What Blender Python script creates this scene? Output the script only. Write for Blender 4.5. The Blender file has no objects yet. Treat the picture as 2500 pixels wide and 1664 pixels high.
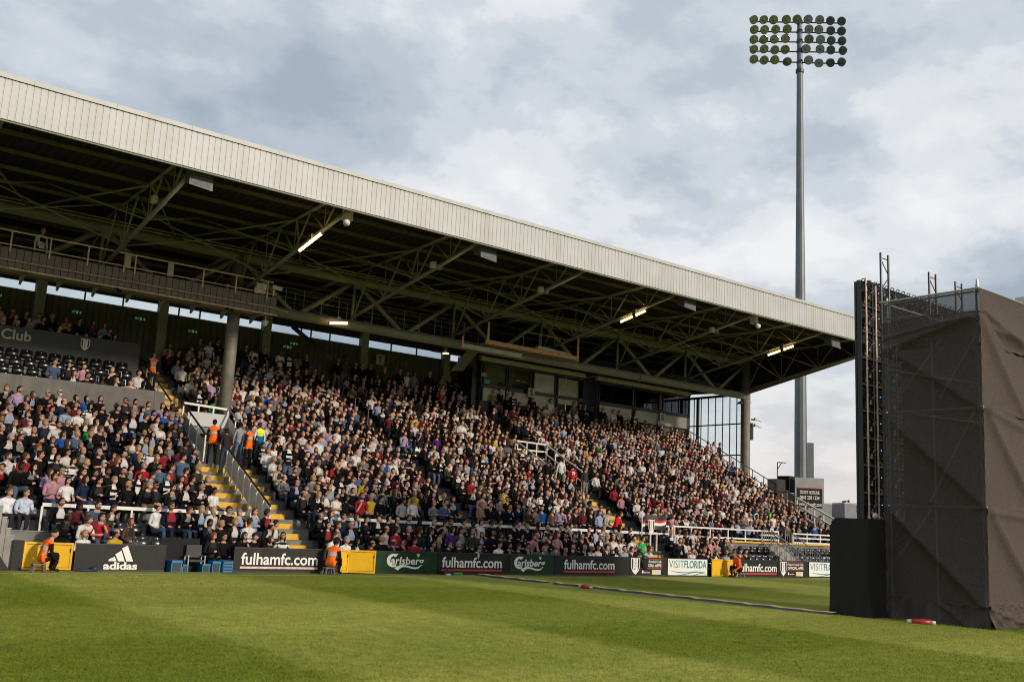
import bpy, bmesh, math, random
import numpy as np
from mathutils import Vector, Matrix

random.seed(11); rng = np.random.default_rng(11)
SC = bpy.context.scene
COL = SC.collection

# ------------------------------------------------------------------ camera
# axes of the stand seen from the photographer: X runs along the front of the stand,
# Y into the stand, Z up; the photographer stands at the origin
F_PX, CX, CY, EYE = 2431.0, 1250.0, 832.0, 1.98
def _axes():
    vx = np.array([4410 - CX, 1431 - CY, F_PX]); vz = np.array([1930 - CX, -12500 - CY, F_PX])
    x = vx / np.linalg.norm(vx); z = vz / np.linalg.norm(vz); z = z - x * (x @ z); z /= np.linalg.norm(z)
    return np.stack([x, np.cross(z, x), z], 1)
RC = _axes(); C0 = np.array([0, 0, EYE])
def ray(u, v): return RC.T @ np.array([(u - CX) / F_PX, (v - CY) / F_PX, 1.0])
def on_y(u, v, y): d = ray(u, v); return Vector(C0 + d * ((y - C0[1]) / d[1]))
def on_x(u, v, x): d = ray(u, v); return Vector(C0 + d * ((x - C0[0]) / d[0]))
def on_z(u, v, z): d = ray(u, v); return Vector(C0 + d * ((z - C0[2]) / d[2]))
def at_d(u, v, t): return Vector(C0 + ray(u, v) * t)
def px(p):
    q = RC @ (np.array(p, float) - C0); return CX + F_PX * q[0] / q[2], CY + F_PX * q[1] / q[2], q[2]

cam_d = bpy.data.cameras.new('camera'); cam = bpy.data.objects.new('camera', cam_d); COL.objects.link(cam)
cam_d.sensor_width = 36.0; cam_d.lens = F_PX / 2500 * 36.0; cam_d.clip_end = 3000; cam_d.clip_start = 0.1
cam.matrix_world = Matrix(((RC[0, 0], -RC[1, 0], -RC[2, 0], 0), (RC[0, 1], -RC[1, 1], -RC[2, 1], 0),
                           (RC[0, 2], -RC[1, 2], -RC[2, 2], EYE), (0, 0, 0, 1)))
SC.camera = cam

# ------------------------------------------------------------------ light and sky
SUN_EL, SUN_AZ = math.radians(18.5), math.atan2(-0.95, 0.31)      # azimuth of the sun, from +X
sun_d = bpy.data.lights.new('sun', 'SUN'); sun_d.energy = 2.9; sun_d.angle = math.radians(5.0); sun_d.color = (1.0, 0.87, 0.71)
sun = bpy.data.objects.new('sun', sun_d); COL.objects.link(sun)
sdir = Vector((math.cos(SUN_EL) * math.cos(SUN_AZ), math.cos(SUN_EL) * math.sin(SUN_AZ), math.sin(SUN_EL)))
sun.rotation_euler = sdir.to_track_quat('Z', 'Y').to_euler(); sun.location = sdir * 200

def build_world():
    w = bpy.data.worlds.new('World'); SC.world = w; w.use_nodes = True
    nt = w.node_tree; N = nt.nodes; L = nt.links; N.clear()
    out = N.new('ShaderNodeOutputWorld'); bg = N.new('ShaderNodeBackground'); bg.inputs[1].default_value = 0.1
    sky = N.new('ShaderNodeTexSky'); sky.sky_type = 'NISHITA'; sky.sun_disc = False
    sky.sun_elevation = SUN_EL; sky.sun_rotation = math.pi / 2 - SUN_AZ; sky.altitude = 20; sky.dust_density = 1.5; sky.air_density = 1.0
    tc = N.new('ShaderNodeTexCoord'); sep = N.new('ShaderNodeSeparateXYZ'); L.new(tc.outputs['Generated'], sep.inputs[0])
    add = N.new('ShaderNodeMath'); add.operation = 'MAXIMUM'; L.new(sep.outputs[2], add.inputs[0]); add.inputs[1].default_value = 0.0
    add2 = N.new('ShaderNodeMath'); add2.operation = 'ADD'; L.new(add.outputs[0], add2.inputs[0]); add2.inputs[1].default_value = 0.34
    dv = N.new('ShaderNodeVectorMath'); dv.operation = 'DIVIDE'; L.new(tc.outputs['Generated'], dv.inputs[0])
    cmb = N.new('ShaderNodeCombineXYZ'); 
    for i in range(3): L.new(add2.outputs[0], cmb.inputs[i])
    L.new(cmb.outputs[0], dv.inputs[1])
    def noise(scale, det, rough, off, dist=0.0):
        mp = N.new('ShaderNodeMapping'); mp.inputs['Location'].default_value = off; L.new(dv.outputs[0], mp.inputs[0])
        n = N.new('ShaderNodeTexNoise'); n.inputs['Scale'].default_value = scale; n.inputs['Detail'].default_value = det
        n.inputs['Roughness'].default_value = rough; n.inputs['Distortion'].default_value = dist; L.new(mp.outputs[0], n.inputs['Vector']); return n.outputs['Fac']
    def ramp(src, stops):
        r = N.new('ShaderNodeValToRGB'); L.new(src, r.inputs[0]); e = r.color_ramp.elements
        while len(e) < len(stops): e.new(0.5)
        for k, (p, c) in enumerate(stops): e[k].position = p; e[k].color = (*c, 1)
        r.color_ramp.interpolation = 'EASE'; return r.outputs[0]
    a1 = noise(1.5, 3, 0.45, (4.4, 4.9, 3.1), 0.15); a2 = noise(3.3, 8, 0.58, (4.9, 6.2, 4.4), 0.10)   # broad masses, then the puffs and torn edges
    sa = N.new('ShaderNodeMath'); sa.operation = 'MULTIPLY_ADD'; L.new(a2, sa.inputs[0]); sa.inputs[1].default_value = 0.60
    sb = N.new('ShaderNodeMath'); sb.operation = 'MULTIPLY'; L.new(a1, sb.inputs[0]); sb.inputs[1].default_value = 0.44; L.new(sb.outputs[0], sa.inputs[2]); a = sa.outputs[0]
    cl0 = ramp(a, [(0.40, (0.39, 0.455, 0.54)), (0.485, (0.51, 0.575, 0.655)), (0.54, (0.64, 0.69, 0.75)), (0.585, (0.79, 0.82, 0.855)), (0.65, (0.90, 0.91, 0.925))])
    sm = N.new('ShaderNodeVectorMath'); sm.operation = 'SCALE'; L.new(cl0, sm.inputs[0]); sm.inputs['Scale'].default_value = 10.0; cl = sm.outputs[0]
    # cloud deck greys are radiances like the sky texture's own (the strength below is 0.1)
    b = noise(0.8, 4, 0.5, (7.7, 2.0, 1.0), 0.2)
    mk = ramp(b, [(0.30, (0.86,) * 3), (0.60, (0.98,) * 3)])
    mx = N.new('ShaderNodeMix'); mx.data_type = 'RGBA'; L.new(mk, mx.inputs[0]); L.new(sky.outputs[0], mx.inputs[6]); L.new(cl, mx.inputs[7])
    # warmer, thinner cloud low over the horizon all round
    hz = N.new('ShaderNodeMapRange'); L.new(sep.outputs[2], hz.inputs[0]); hz.inputs[1].default_value = 0.0; hz.inputs[2].default_value = 0.17
    hz.inputs[3].default_value = 0.75; hz.inputs[4].default_value = 0.0
    m2 = N.new('ShaderNodeMix'); m2.data_type = 'RGBA'; L.new(hz.outputs[0], m2.inputs[0]); L.new(mx.outputs[2], m2.inputs[6]); m2.inputs[7].default_value = (8.8, 7.8, 7.2, 1)
    L.new(m2.outputs[2], bg.inputs[0]); L.new(bg.outputs[0], out.inputs[0])
build_world()
SC.view_settings.view_transform = 'Standard'; SC.view_settings.look = 'None'
SC.view_settings.exposure = 0.0; SC.view_settings.gamma = 1.0; SC.view_settings.use_curve_mapping = False
SC.render.engine = 'CYCLES'; SC.cycles.filter_width = 1.05

# ------------------------------------------------------------------ materials
MATS = {}
def mat(name, col, rough=0.7, metal=0.0, var=0.12, vs=2.5, bump=0.0, bs=60.0, spec=0.5, alpha=1.0, emit=0.0, dirt=None, ds=1.2, streak=None):
    m = bpy.data.materials.new(name); m.use_nodes = True; nt = m.node_tree; N = nt.nodes; L = nt.links
    b = N['Principled BSDF']; b.inputs['Roughness'].default_value = rough; b.inputs['Metallic'].default_value = metal
    b.inputs['Specular IOR Level'].default_value = spec
    geo = N.new('ShaderNodeNewGeometry')
    n = N.new('ShaderNodeTexNoise'); n.inputs['Scale'].default_value = vs; n.inputs['Detail'].default_value = 5; L.new(geo.outputs['Position'], n.inputs['Vector'])
    r = N.new('ShaderNodeMapRange'); L.new(n.outputs['Fac'], r.inputs[0]); r.inputs[1].default_value = 0.3; r.inputs[2].default_value = 0.7
    r.inputs[3].default_value = 1 - var; r.inputs[4].default_value = 1 + var
    mul = N.new('ShaderNodeMix'); mul.data_type = 'RGBA'; mul.blend_type = 'MULTIPLY'; mul.inputs[0].default_value = 1.0
    mul.inputs[6].default_value = (*col, 1); L.new(r.outputs[0], mul.inputs[7]); last = mul.outputs[2]
    if dirt:
        n2 = N.new('ShaderNodeTexNoise'); n2.inputs['Scale'].default_value = ds; n2.inputs['Detail'].default_value = 7; n2.inputs['Roughness'].default_value = 0.65
        sp = N.new('ShaderNodeMapping'); sp.inputs['Scale'].default_value = streak or (1, 1, 1); L.new(geo.outputs['Position'], sp.inputs[0]); L.new(sp.outputs[0], n2.inputs['Vector'])
        r2 = N.new('ShaderNodeMapRange'); L.new(n2.outputs['Fac'], r2.inputs[0]); r2.inputs[1].default_value = 0.5; r2.inputs[2].default_value = 0.75; r2.inputs[4].default_value = 0.7
        mm = N.new('ShaderNodeMix'); mm.data_type = 'RGBA'; L.new(r2.outputs[0], mm.inputs[0]); L.new(last, mm.inputs[6]); mm.inputs[7].default_value = (*dirt, 1); last = mm.outputs[2]
    L.new(last, b.inputs['Base Color'])
    if bump:
        nb = N.new('ShaderNodeTexNoise'); nb.inputs['Scale'].default_value = bs; nb.inputs['Detail'].default_value = 4; L.new(geo.outputs['Position'], nb.inputs['Vector'])
        bp = N.new('ShaderNodeBump'); bp.inputs['Strength'].default_value = bump; bp.inputs['Distance'].default_value = 0.02; L.new(nb.outputs['Fac'], bp.inputs['Height']); L.new(bp.outputs[0], b.inputs['Normal'])
    if alpha < 1: b.inputs['Alpha'].default_value = alpha
    if emit: b.inputs['Emission Color'].default_value = (*col, 1); b.inputs['Emission Strength'].default_value = emit
    MATS[name] = m; return m

mat('white_steel', (0.72, 0.70, 0.66), 0.45, var=0.06, dirt=(0.42, 0.37, 0.30))
mat('white_cladding', (0.475, 0.48, 0.48), 0.5, var=0.07, vs=0.9, dirt=(0.40, 0.37, 0.32), ds=2.2, streak=(1, 1, 0.09))
mat('rail_steel', (0.42, 0.36, 0.24), 0.6, var=0.25, dirt=(0.28, 0.17, 0.09), ds=3)
mat('green_steel', (0.235, 0.238, 0.17), 0.55, var=0.2, dirt=(0.18, 0.15, 0.11), ds=2.5)
mat('purlin_steel', (0.155, 0.138, 0.094), 0.6, var=0.2, dirt=(0.12, 0.075, 0.045), ds=2)
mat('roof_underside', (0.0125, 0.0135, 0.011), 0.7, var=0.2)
mat('roof_top', (0.3, 0.3, 0.29), 0.6)
mat('black_steel', (0.016, 0.016, 0.018), 0.4, var=0.2)
mat('grey_steel', (0.30, 0.31, 0.32), 0.42, metal=0.5, var=0.12)
mat('mast_steel', (0.13, 0.145, 0.155), 0.5, metal=0.3, var=0.14, vs=0.8)
mat('column_paint', (0.20, 0.185, 0.155), 0.6, var=0.15, dirt=(0.12, 0.09, 0.06), ds=2)
mat('concrete', (0.19, 0.185, 0.17), 0.9, var=0.2, bump=0.3, dirt=(0.09, 0.085, 0.075))
mat('concrete_pale', (0.30, 0.285, 0.26), 0.9, var=0.15, bump=0.3, dirt=(0.16, 0.15, 0.13))
mat('yellow_paint', (0.72, 0.40, 0.022), 0.6, var=0.12, vs=5, dirt=(0.34, 0.22, 0.06), ds=3)
mat('yellow_door', (0.80, 0.45, 0.006), 0.45, var=0.05, dirt=(0.60, 0.33, 0.01), ds=2)
mat('grey_panel', (0.56, 0.55, 0.53), 0.5, var=0.1, dirt=(0.44, 0.43, 0.41))
mat('wall_cladding', (0.075, 0.075, 0.052), 0.75, var=0.15)
mat('club_wall', (0.06, 0.058, 0.055), 0.7, var=0.15)
mat('grey_wall', (0.15, 0.14, 0.13), 0.85, var=0.15, dirt=(0.09, 0.085, 0.08), streak=(2.5, 1, 0.3))
mat('cream_board', (0.46, 0.43, 0.33), 0.6, var=0.08, dirt=(0.33, 0.30, 0.22))
mat('fascia_yellow', (0.52, 0.475, 0.27), 0.6, var=0.12)
mat('brown_cladding', (0.19, 0.15, 0.13), 0.5, var=0.12)  # lightened in the base colour to stand for low sun on the gantry
mat('warm_rail', (0.78, 0.57, 0.40), 0.5, var=0.2, dirt=(0.46, 0.20, 0.09), ds=3)  # warm low sun put into the base colour, rust patches over it
mat('wood', (0.62, 0.33, 0.15), 0.6, var=0.2, vs=6)
mat('seat_black', (0.009, 0.009, 0.010), 0.22, var=0.1, spec=0.5)
mat('seat_white', (0.62, 0.60, 0.56), 0.35, var=0.06)
mat('board_black', (0.0155, 0.015, 0.0145), 0.45, var=0.12, dirt=(0.028, 0.026, 0.024), ds=2.5, spec=0.25)
mat('board_green', (0.007, 0.036, 0.013), 0.4, var=0.08, dirt=(0.016, 0.058, 0.026), ds=2, spec=0.25)
mat('board_white', (0.78, 0.77, 0.74), 0.45, var=0.03)
mat('ink_white', (0.78, 0.76, 0.72), 0.5, var=0.03)
mat('ink_red', (0.55, 0.03, 0.035), 0.5, var=0.05)
mat('ink_pink', (0.70, 0.48, 0.46), 0.5, var=0.25, vs=8)
mat('ink_teal', (0.015, 0.20, 0.27), 0.5, var=0.05)
mat('ink_grey_teal', (0.09, 0.20, 0.22), 0.5, var=0.05)
mat('ink_black', (0.015, 0.015, 0.015), 0.5)
mat('ink_gold', (0.62, 0.62, 0.2), 0.5)
mat('club_letter', (0.45, 0.46, 0.34), 0.5)
mat('exit_green', (0.014, 0.085, 0.02), 0.5, emit=0.05)
mat('exit_letter', (0.35, 0.7, 0.25), 0.5, emit=0.12)
mat('tube_light', (1.0, 0.62, 0.20), 0.4, emit=9.0)
mat('tube_light_green', (0.75, 1.0, 0.35), 0.4, emit=2.5)
mat('led_blue', (0.10, 0.35, 1.0), 0.4, emit=2.5)
mat('led_amber', (0.30, 0.20, 0.13), 0.3, metal=0.5)
mat('speaker_grille', (0.10, 0.11, 0.13), 0.6, var=0.35, vs=18)
mat('speaker_body', (0.10, 0.105, 0.115), 0.5, var=0.15)
mat('lamp_body', (0.055, 0.075, 0.07), 0.4, metal=0.5)
mat('lamp_glass', (0.24, 0.26, 0.19), 0.08, metal=0.75, var=0.35, vs=9, spec=0.8)
mat('net_black', (0.048, 0.039, 0.034), 0.75, var=0.3, vs=22, bump=0.4, bs=120, alpha=0.82)  # netting darker on the tower's left face, its shade in the colour
mat('galvanised', (0.62, 0.60, 0.58), 0.5, var=0.15)
mat('net_thin', (0.05, 0.043, 0.04), 0.8, var=0.2, vs=30, alpha=0.80)
mat('net_sunlit', (0.062, 0.043, 0.034), 0.8, var=0.32, vs=20, bump=0.45, bs=110)  # same netting, browner tone of the sunlit right face put into the colour
mat('drape_black', (0.0095, 0.009, 0.009), 0.9, var=0.2, bump=0.2, bs=120)
mat('blue_plastic', (0.005, 0.16, 0.36), 0.4, var=0.1)
mat('blue_dark', (0.012, 0.03, 0.075), 0.6)
mat('cabin_grey', (0.33, 0.34, 0.35), 0.6, var=0.1, dirt=(0.25, 0.25, 0.25))
mat('cable_yellow', (0.82, 0.60, 0.14), 0.5, var=0.12)
mat('shadow_blue', (0.02, 0.035, 0.10), 0.6)  # dark blue stands for the shadow under the cable run's yellow top
mat('red_plug', (0.42, 0.02, 0.03), 0.35)
mat('plug_cream', (0.60, 0.58, 0.48), 0.4)
mat('green_plastic', (0.03, 0.40, 0.12), 0.4)
mat('line_paint', (0.60, 0.63, 0.52), 0.9, var=0.35, vs=7)
mat('wall_dark', (0.022, 0.02, 0.018), 0.9)
mat('brick', (0.10, 0.085, 0.075), 0.9, var=0.2)
mat('room_wall', (0.62, 0.60, 0.44), 0.8, var=0.1)
mat('turquoise', (0.05, 0.42, 0.40), 0.5)
mat('leaf_dark', (0.05, 0.075, 0.03), 0.8, var=0.4, vs=3)
mat('ground_tarmac', (0.06, 0.06, 0.058), 0.9)
mat('bag_white', (0.65, 0.62, 0.62), 0.5)
mat('flag_red', (0.45, 0.02, 0.03), 0.8)
mat('stool_grey', (0.13, 0.115, 0.115), 0.5)

def glass_mat(name, tint, alpha):
    m = bpy.data.materials.new(name); m.use_nodes = True; nt = m.node_tree; N = nt.nodes; L = nt.links
    N.remove(N['Principled BSDF']); out = N['Material Output']
    g = N.new('ShaderNodeBsdfGlossy'); g.inputs['Roughness'].default_value = 0.03; g.inputs['Color'].default_value = (0.9, 0.95, 1, 1)
    t = N.new('ShaderNodeBsdfTransparent'); t.inputs['Color'].default_value = (*tint, 1)
    fr = N.new('ShaderNodeFresnel'); fr.inputs[0].default_value = 1.5
    ad = N.new('ShaderNodeMath'); ad.operation = 'ADD'; ad.inputs[1].default_value = alpha; L.new(fr.outputs[0], ad.inputs[0])
    mx = N.new('ShaderNodeMixShader'); L.new(ad.outputs[0], mx.inputs[0]); L.new(t.outputs[0], mx.inputs[1]); L.new(g.outputs[0], mx.inputs[2]); L.new(mx.outputs[0], out.inputs[0])
    MATS[name] = m
glass_mat('glass', (0.85, 0.9, 0.92), 0.0); glass_mat('glass_dark', (0.85, 0.88, 0.84), 0.02)

def frosted():
    m = bpy.data.materials.new('frosted'); m.use_nodes = True; nt = m.node_tree; N = nt.nodes; L = nt.links
    N.remove(N['Principled BSDF']); out = N['Material Output']
    t = N.new('ShaderNodeBsdfTransparent'); t.inputs[0].default_value = (0.90, 0.94, 0.95, 1)
    d = N.new('ShaderNodeBsdfTranslucent'); d.inputs[0].default_value = (0.75, 0.82, 0.85, 1)
    mx = N.new('ShaderNodeMixShader'); mx.inputs[0].default_value = 0.07; L.new(t.outputs[0], mx.inputs[1]); L.new(d.outputs[0], mx.inputs[2]); L.new(mx.outputs[0], out.inputs[0])
    MATS['frosted'] = m
frosted()

def people_mat(name, rough):
    m = bpy.data.materials.new(name); m.use_nodes = True; nt = m.node_tree; N = nt.nodes; L = nt.links
    b = N['Principled BSDF']; b.inputs['Roughness'].default_value = rough; b.inputs['Specular IOR Level'].default_value = 0.12
    at = N.new('ShaderNodeAttribute'); at.attribute_name = 'Col'
    geo = N.new('ShaderNodeNewGeometry'); n = N.new('ShaderNodeTexNoise'); n.inputs['Scale'].default_value = 9; n.inputs['Detail'].default_value = 4; L.new(geo.outputs['Position'], n.inputs['Vector'])
    r = N.new('ShaderNodeMapRange'); L.new(n.outputs['Fac'], r.inputs[0]); r.inputs[1].default_value = 0.3; r.inputs[2].default_value = 0.7; r.inputs[3].default_value = 0.82; r.inputs[4].default_value = 1.15
    mul = N.new('ShaderNodeMix'); mul.data_type = 'RGBA'; mul.blend_type = 'MULTIPLY'; mul.inputs[0].default_value = 1
    L.new(at.outputs['Color'], mul.inputs[6]); L.new(r.outputs[0], mul.inputs[7]); L.new(mul.outputs[2], b.inputs['Base Color'])
    n2 = N.new('ShaderNodeTexNoise'); n2.inputs['Scale'].default_value = 22; n2.inputs['Detail'].default_value = 2; L.new(geo.outputs['Position'], n2.inputs['Vector'])
    bp = N.new('ShaderNodeBump'); bp.inputs['Strength'].default_value = 0.5; bp.inputs['Distance'].default_value = 0.03; L.new(n2.outputs['Fac'], bp.inputs['Height']); L.new(bp.outputs[0], b.inputs['Normal'])
    MATS[name] = m
people_mat('person_surface', 0.75); people_mat('hair_surface', 0.55)

def grass_mat():
    m = bpy.data.materials.new('grass'); m.use_nodes = True; nt = m.node_tree; N = nt.nodes; L = nt.links
    b = N['Principled BSDF']; b.inputs['Roughness'].default_value = 0.9; b.inputs['Specular IOR Level'].default_value = 0.08
    geo = N.new('ShaderNodeNewGeometry'); sep = N.new('ShaderNodeSeparateXYZ')
    nw = N.new('ShaderNodeTexNoise'); nw.inputs['Scale'].default_value = 0.9; nw.inputs['Detail'].default_value = 4; L.new(geo.outputs['Position'], nw.inputs['Vector'])
    wob = N.new('ShaderNodeVectorMath'); wob.operation = 'MULTIPLY_ADD'; L.new(nw.outputs['Color'], wob.inputs[0]); wob.inputs[1].default_value = (0.7, 0.9, 0); L.new(geo.outputs['Position'], wob.inputs[2])
    L.new(wob.outputs[0], sep.inputs[0])
    def stripe(o, off, period, soft):
        a = N.new('ShaderNodeMath'); a.operation = 'SUBTRACT'; L.new(o, a.inputs[0]); a.inputs[1].default_value = off
        s = N.new('ShaderNodeMath'); s.operation = 'MULTIPLY'; L.new(a.outputs[0], s.inputs[0]); s.inputs[1].default_value = 2 * math.pi / period
        sn = N.new('ShaderNodeMath'); sn.operation = 'SINE'; L.new(s.outputs[0], sn.inputs[0])
        mr = N.new('ShaderNodeMapRange'); mr.interpolation_type = 'SMOOTHSTEP'; L.new(sn.outputs[0], mr.inputs[0]); mr.inputs[1].default_value = -soft; mr.inputs[2].default_value = soft; return mr.outputs[0]
    sx = stripe(sep.outputs[0], 6.75, 12.0, 0.22)                 # light from X=6.4 to 12.4
    sy = stripe(sep.outputs[1], 6.95, 9.2, 0.35)
    mxs = N.new('ShaderNodeMath'); mxs.operation = 'MULTIPLY_ADD'; L.new(sx, mxs.inputs[0]); mxs.inputs[1].default_value = 0.70
    sc2 = N.new('ShaderNodeMath'); sc2.operation = 'MULTIPLY'; L.new(sy, sc2.inputs[0]); sc2.inputs[1].default_value = 0.30; L.new(sc2.outputs[0], mxs.inputs[2])
    ra = N.new('ShaderNodeMix'); ra.data_type = 'RGBA'; L.new(mxs.outputs[0], ra.inputs[0]); ra.inputs[6].default_value = (0.150, 0.180, 0.016, 1); ra.inputs[7].default_value = (0.315, 0.322, 0.064, 1)
    # patches of cooler and drier grass
    n1 = N.new('ShaderNodeTexNoise'); n1.inputs['Scale'].default_value = 0.35; n1.inputs['Detail'].default_value = 6; n1.inputs['Roughness'].default_value = 0.6; L.new(geo.outputs['Position'], n1.inputs['Vector'])
    r1 = N.new('ShaderNodeMapRange'); L.new(n1.outputs['Fac'], r1.inputs[0]); r1.inputs[1].default_value = 0.45; r1.inputs[2].default_value = 0.72; r1.inputs[4].default_value = 0.5
    m1 = N.new('ShaderNodeMix'); m1.data_type = 'RGBA'; L.new(r1.outputs[0], m1.inputs[0]); L.new(ra.outputs[2], m1.inputs[6]); m1.inputs[7].default_value = (0.165, 0.235, 0.034, 1)
    mp = N.new('ShaderNodeMapping'); mp.inputs['Scale'].default_value = (1.0, 1.0, 1.0); L.new(geo.outputs['Position'], mp.inputs[0])
    n2 = N.new('ShaderNodeTexNoise'); n2.inputs['Scale'].default_value = 26; n2.inputs['Detail'].default_value = 8; n2.inputs['Roughness'].default_value = 0.75; L.new(mp.outputs[0], n2.inputs['Vector'])
    r2 = N.new('ShaderNodeMapRange'); L.new(n2.outputs['Fac'], r2.inputs[0]); r2.inputs[1].default_value = 0.28; r2.inputs[2].default_value = 0.72; r2.inputs[3].default_value = 0.42; r2.inputs[4].default_value = 1.6
    n3 = N.new('ShaderNodeTexNoise'); n3.inputs['Scale'].default_value = 3.2; n3.inputs['Detail'].default_value = 6; n3.inputs['Roughness'].default_value = 0.7; L.new(mp.outputs[0], n3.inputs['Vector'])
    r3 = N.new('ShaderNodeMapRange'); L.new(n3.outputs['Fac'], r3.inputs[0]); r3.inputs[1].default_value = 0.3; r3.inputs[2].default_value = 0.7; r3.inputs[3].default_value = 0.74; r3.inputs[4].default_value = 1.26
    mu = N.new('ShaderNodeMath'); mu.operation = 'MULTIPLY'; L.new(r2.outputs[0], mu.inputs[0]); L.new(r3.outputs[0], mu.inputs[1])
    fin = N.new('ShaderNodeMix'); fin.data_type = 'RGBA'; fin.blend_type = 'MULTIPLY'; fin.inputs[0].default_value = 1; L.new(m1.outputs[2], fin.inputs[6]); L.new(mu.outputs[0], fin.inputs[7])
    L.new(fin.outputs[2], b.inputs['Base Color'])
    bp = N.new('ShaderNodeBump'); bp.inputs['Strength'].default_value = 0.6; bp.inputs['Distance'].default_value = 0.03; L.new(n2.outputs['Fac'], bp.inputs['Height']); L.new(bp.outputs[0], b.inputs['Normal'])
    MATS['grass'] = m
grass_mat()

# ------------------------------------------------------------------ mesh helpers
class MB:
    def __init__(s): s.v = []; s.f = []; s.m = []
    def quad(s, a, b, c, d, m=0): n = len(s.v); s.v += [tuple(a), tuple(b), tuple(c), tuple(d)]; s.f.append((n, n + 1, n + 2, n + 3)); s.m.append(m); return s
    def hexa(s, p, m=0):
        n = len(s.v); s.v += [tuple(q) for q in p]
        for q in ((0, 3, 2, 1), (4, 5, 6, 7), (0, 1, 5, 4), (1, 2, 6, 5), (2, 3, 7, 6), (3, 0, 4, 7)): s.f.append(tuple(n + i for i in q)); s.m.append(m)
        return s
    def box(s, x0, x1, y0, y1, z0, z1, m=0):
        return s.hexa([(x0, y0, z0), (x1, y0, z0), (x1, y1, z0), (x0, y1, z0), (x0, y0, z1), (x1, y0, z1), (x1, y1, z1), (x0, y1, z1)], m)
    def bar(s, a, b, w, h, m=0, up=(0, 0, 1)):                     # rectangular bar from a to b
        a, b = Vector(a), Vector(b); d = (b - a).normalized(); u = Vector(up)
        if abs(d.dot(u)) > 0.98: u = Vector((0, 1, 0))
        x = d.cross(u).normalized() * (w / 2); y = x.cross(d).normalized() * (h / 2)
        return s.hexa([a - x - y, a + x - y, a + x + y, a - x + y, b - x - y, b + x - y, b + x + y, b - x + y], m)
    def tube(s, a, b, r, n=8, r2=None, m=0, cap=True):
        a, b = Vector(a), Vector(b); r2 = r if r2 is None else r2; d = (b - a).normalized()
        u = Vector((0, 0, 1)) if abs(d.z) < 0.95 else Vector((1, 0, 0)); x = d.cross(u).normalized(); y = x.cross(d); k = len(s.v)
        for p, q in ((a, r), (b, r2)):
            for i in range(n): t = 2 * math.pi * i / n; s.v.append(tuple(p + x * math.cos(t) * q + y * math.sin(t) * q))
        for i in range(n): j = (i + 1) % n; s.f.append((k + i, k + j, k + n + j, k + n + i)); s.m.append(m)
        if cap: s.f.append(tuple(k + i for i in range(n))[::-1]); s.f.append(tuple(k + n + i for i in range(n))); s.m += [m, m]
        return s
    def path(s, pts, r, n=6, m=0):
        for a, b in zip(pts[:-1], pts[1:]): s.tube(a, b, r, n, m=m)
        return s
    def prism(s, poly, axis, a, b, m=0):                           # polygon in the two other axes, extruded a..b along axis
        def P(q, t): return (t, q[0], q[1]) if axis == 0 else (q[0], t, q[1]) if axis == 1 else (q[0], q[1], t)
        n = len(poly); k = len(s.v); s.v += [P(q, a) for q in poly] + [P(q, b) for q in poly]
        s.f.append(tuple(range(k, k + n))); s.f.append(tuple(range(k + n, k + 2 * n))[::-1]); s.m += [m, m]
        for i in range(n): j = (i + 1) % n; s.f.append((k + i, k + n + i, k + n + j, k + j)); s.m.append(m)
        return s
    def ball(s, c, rx, ry=None, rz=None, n=10, k=6, m=0):
        ry = ry or rx; rz = rz or rx; o = len(s.v); c = Vector(c)
        for i in range(k + 1):
            t = math.pi * i / k
            for j in range(n): p = 2 * math.pi * j / n; s.v.append((c.x + rx * math.sin(t) * math.cos(p), c.y + ry * math.sin(t) * math.sin(p), c.z + rz * math.cos(t)))
        for i in range(k):
            for j in range(n): q = (j + 1) % n; s.f.append((o + i * n + j, o + (i + 1) * n + j, o + (i + 1) * n + q, o + i * n + q)); s.m.append(m)
        return s

def base_of(o):
    l = Vector(o.location)
    while o.parent: o = o.parent; l += Vector(o.location)
    return l
def mesh_of(name, mb, mats, off=(0, 0, 0), smooth=False, fix=True):
    me = bpy.data.meshes.new(name); off = Vector(off)
    me.from_pydata([tuple(Vector(q) - off) for q in mb.v], [], mb.f)
    for x in (mats if isinstance(mats, (list, tuple)) else [mats]): me.materials.append(MATS[x])
    if any(mb.m): me.polygons.foreach_set('material_index', mb.m)
    if fix:
        bm = bmesh.new(); bm.from_mesh(me); bmesh.ops.recalc_face_normals(bm, faces=bm.faces); bm.to_mesh(me); bm.free()
    if smooth: me.polygons.foreach_set('use_smooth', [True] * len(me.polygons))
    me.update(); return me
def link(name, me, parent=None, loc=(0, 0, 0)):
    o = bpy.data.objects.new(name, me); COL.objects.link(o); o.location = loc
    if parent: o.parent = parent
    return o
def part(name, mb, mats, parent=None, smooth=False, label=None, fix=True):   # geometry given in world coordinates
    off = base_of(parent) if parent else Vector((0, 0, 0))
    o = link(name, mesh_of(name, mb, mats, off, smooth, fix), parent)
    if label: o['label'] = label
    return o
def tag(o, label=None, cat=None, group=None, kind=None):
    if label: o['label'] = label
    if cat: o['category'] = cat
    if group: o['group'] = group
    if kind: o['kind'] = kind
    return o
def thing(name, label, cat, loc=(0, 0, 0), group=None):
    o = link(name, None, None, loc); o.empty_display_size = 0.2; return tag(o, label, cat, group)
def solid(name, mb, mats, label, cat, group=None, base=None, smooth=False):  # a thing that is one mesh
    b = Vector(base) if base is not None else Vector((sum(q[0] for q in mb.v) / len(mb.v), sum(q[1] for q in mb.v) / len(mb.v), min(q[2] for q in mb.v)))
    o = link(name, mesh_of(name, mb, mats, b, smooth), None, b); return tag(o, label, cat, group)
def struct(name, mb, mats, kind='structure'): return tag(part(name, mb, mats), kind=kind)

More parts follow.
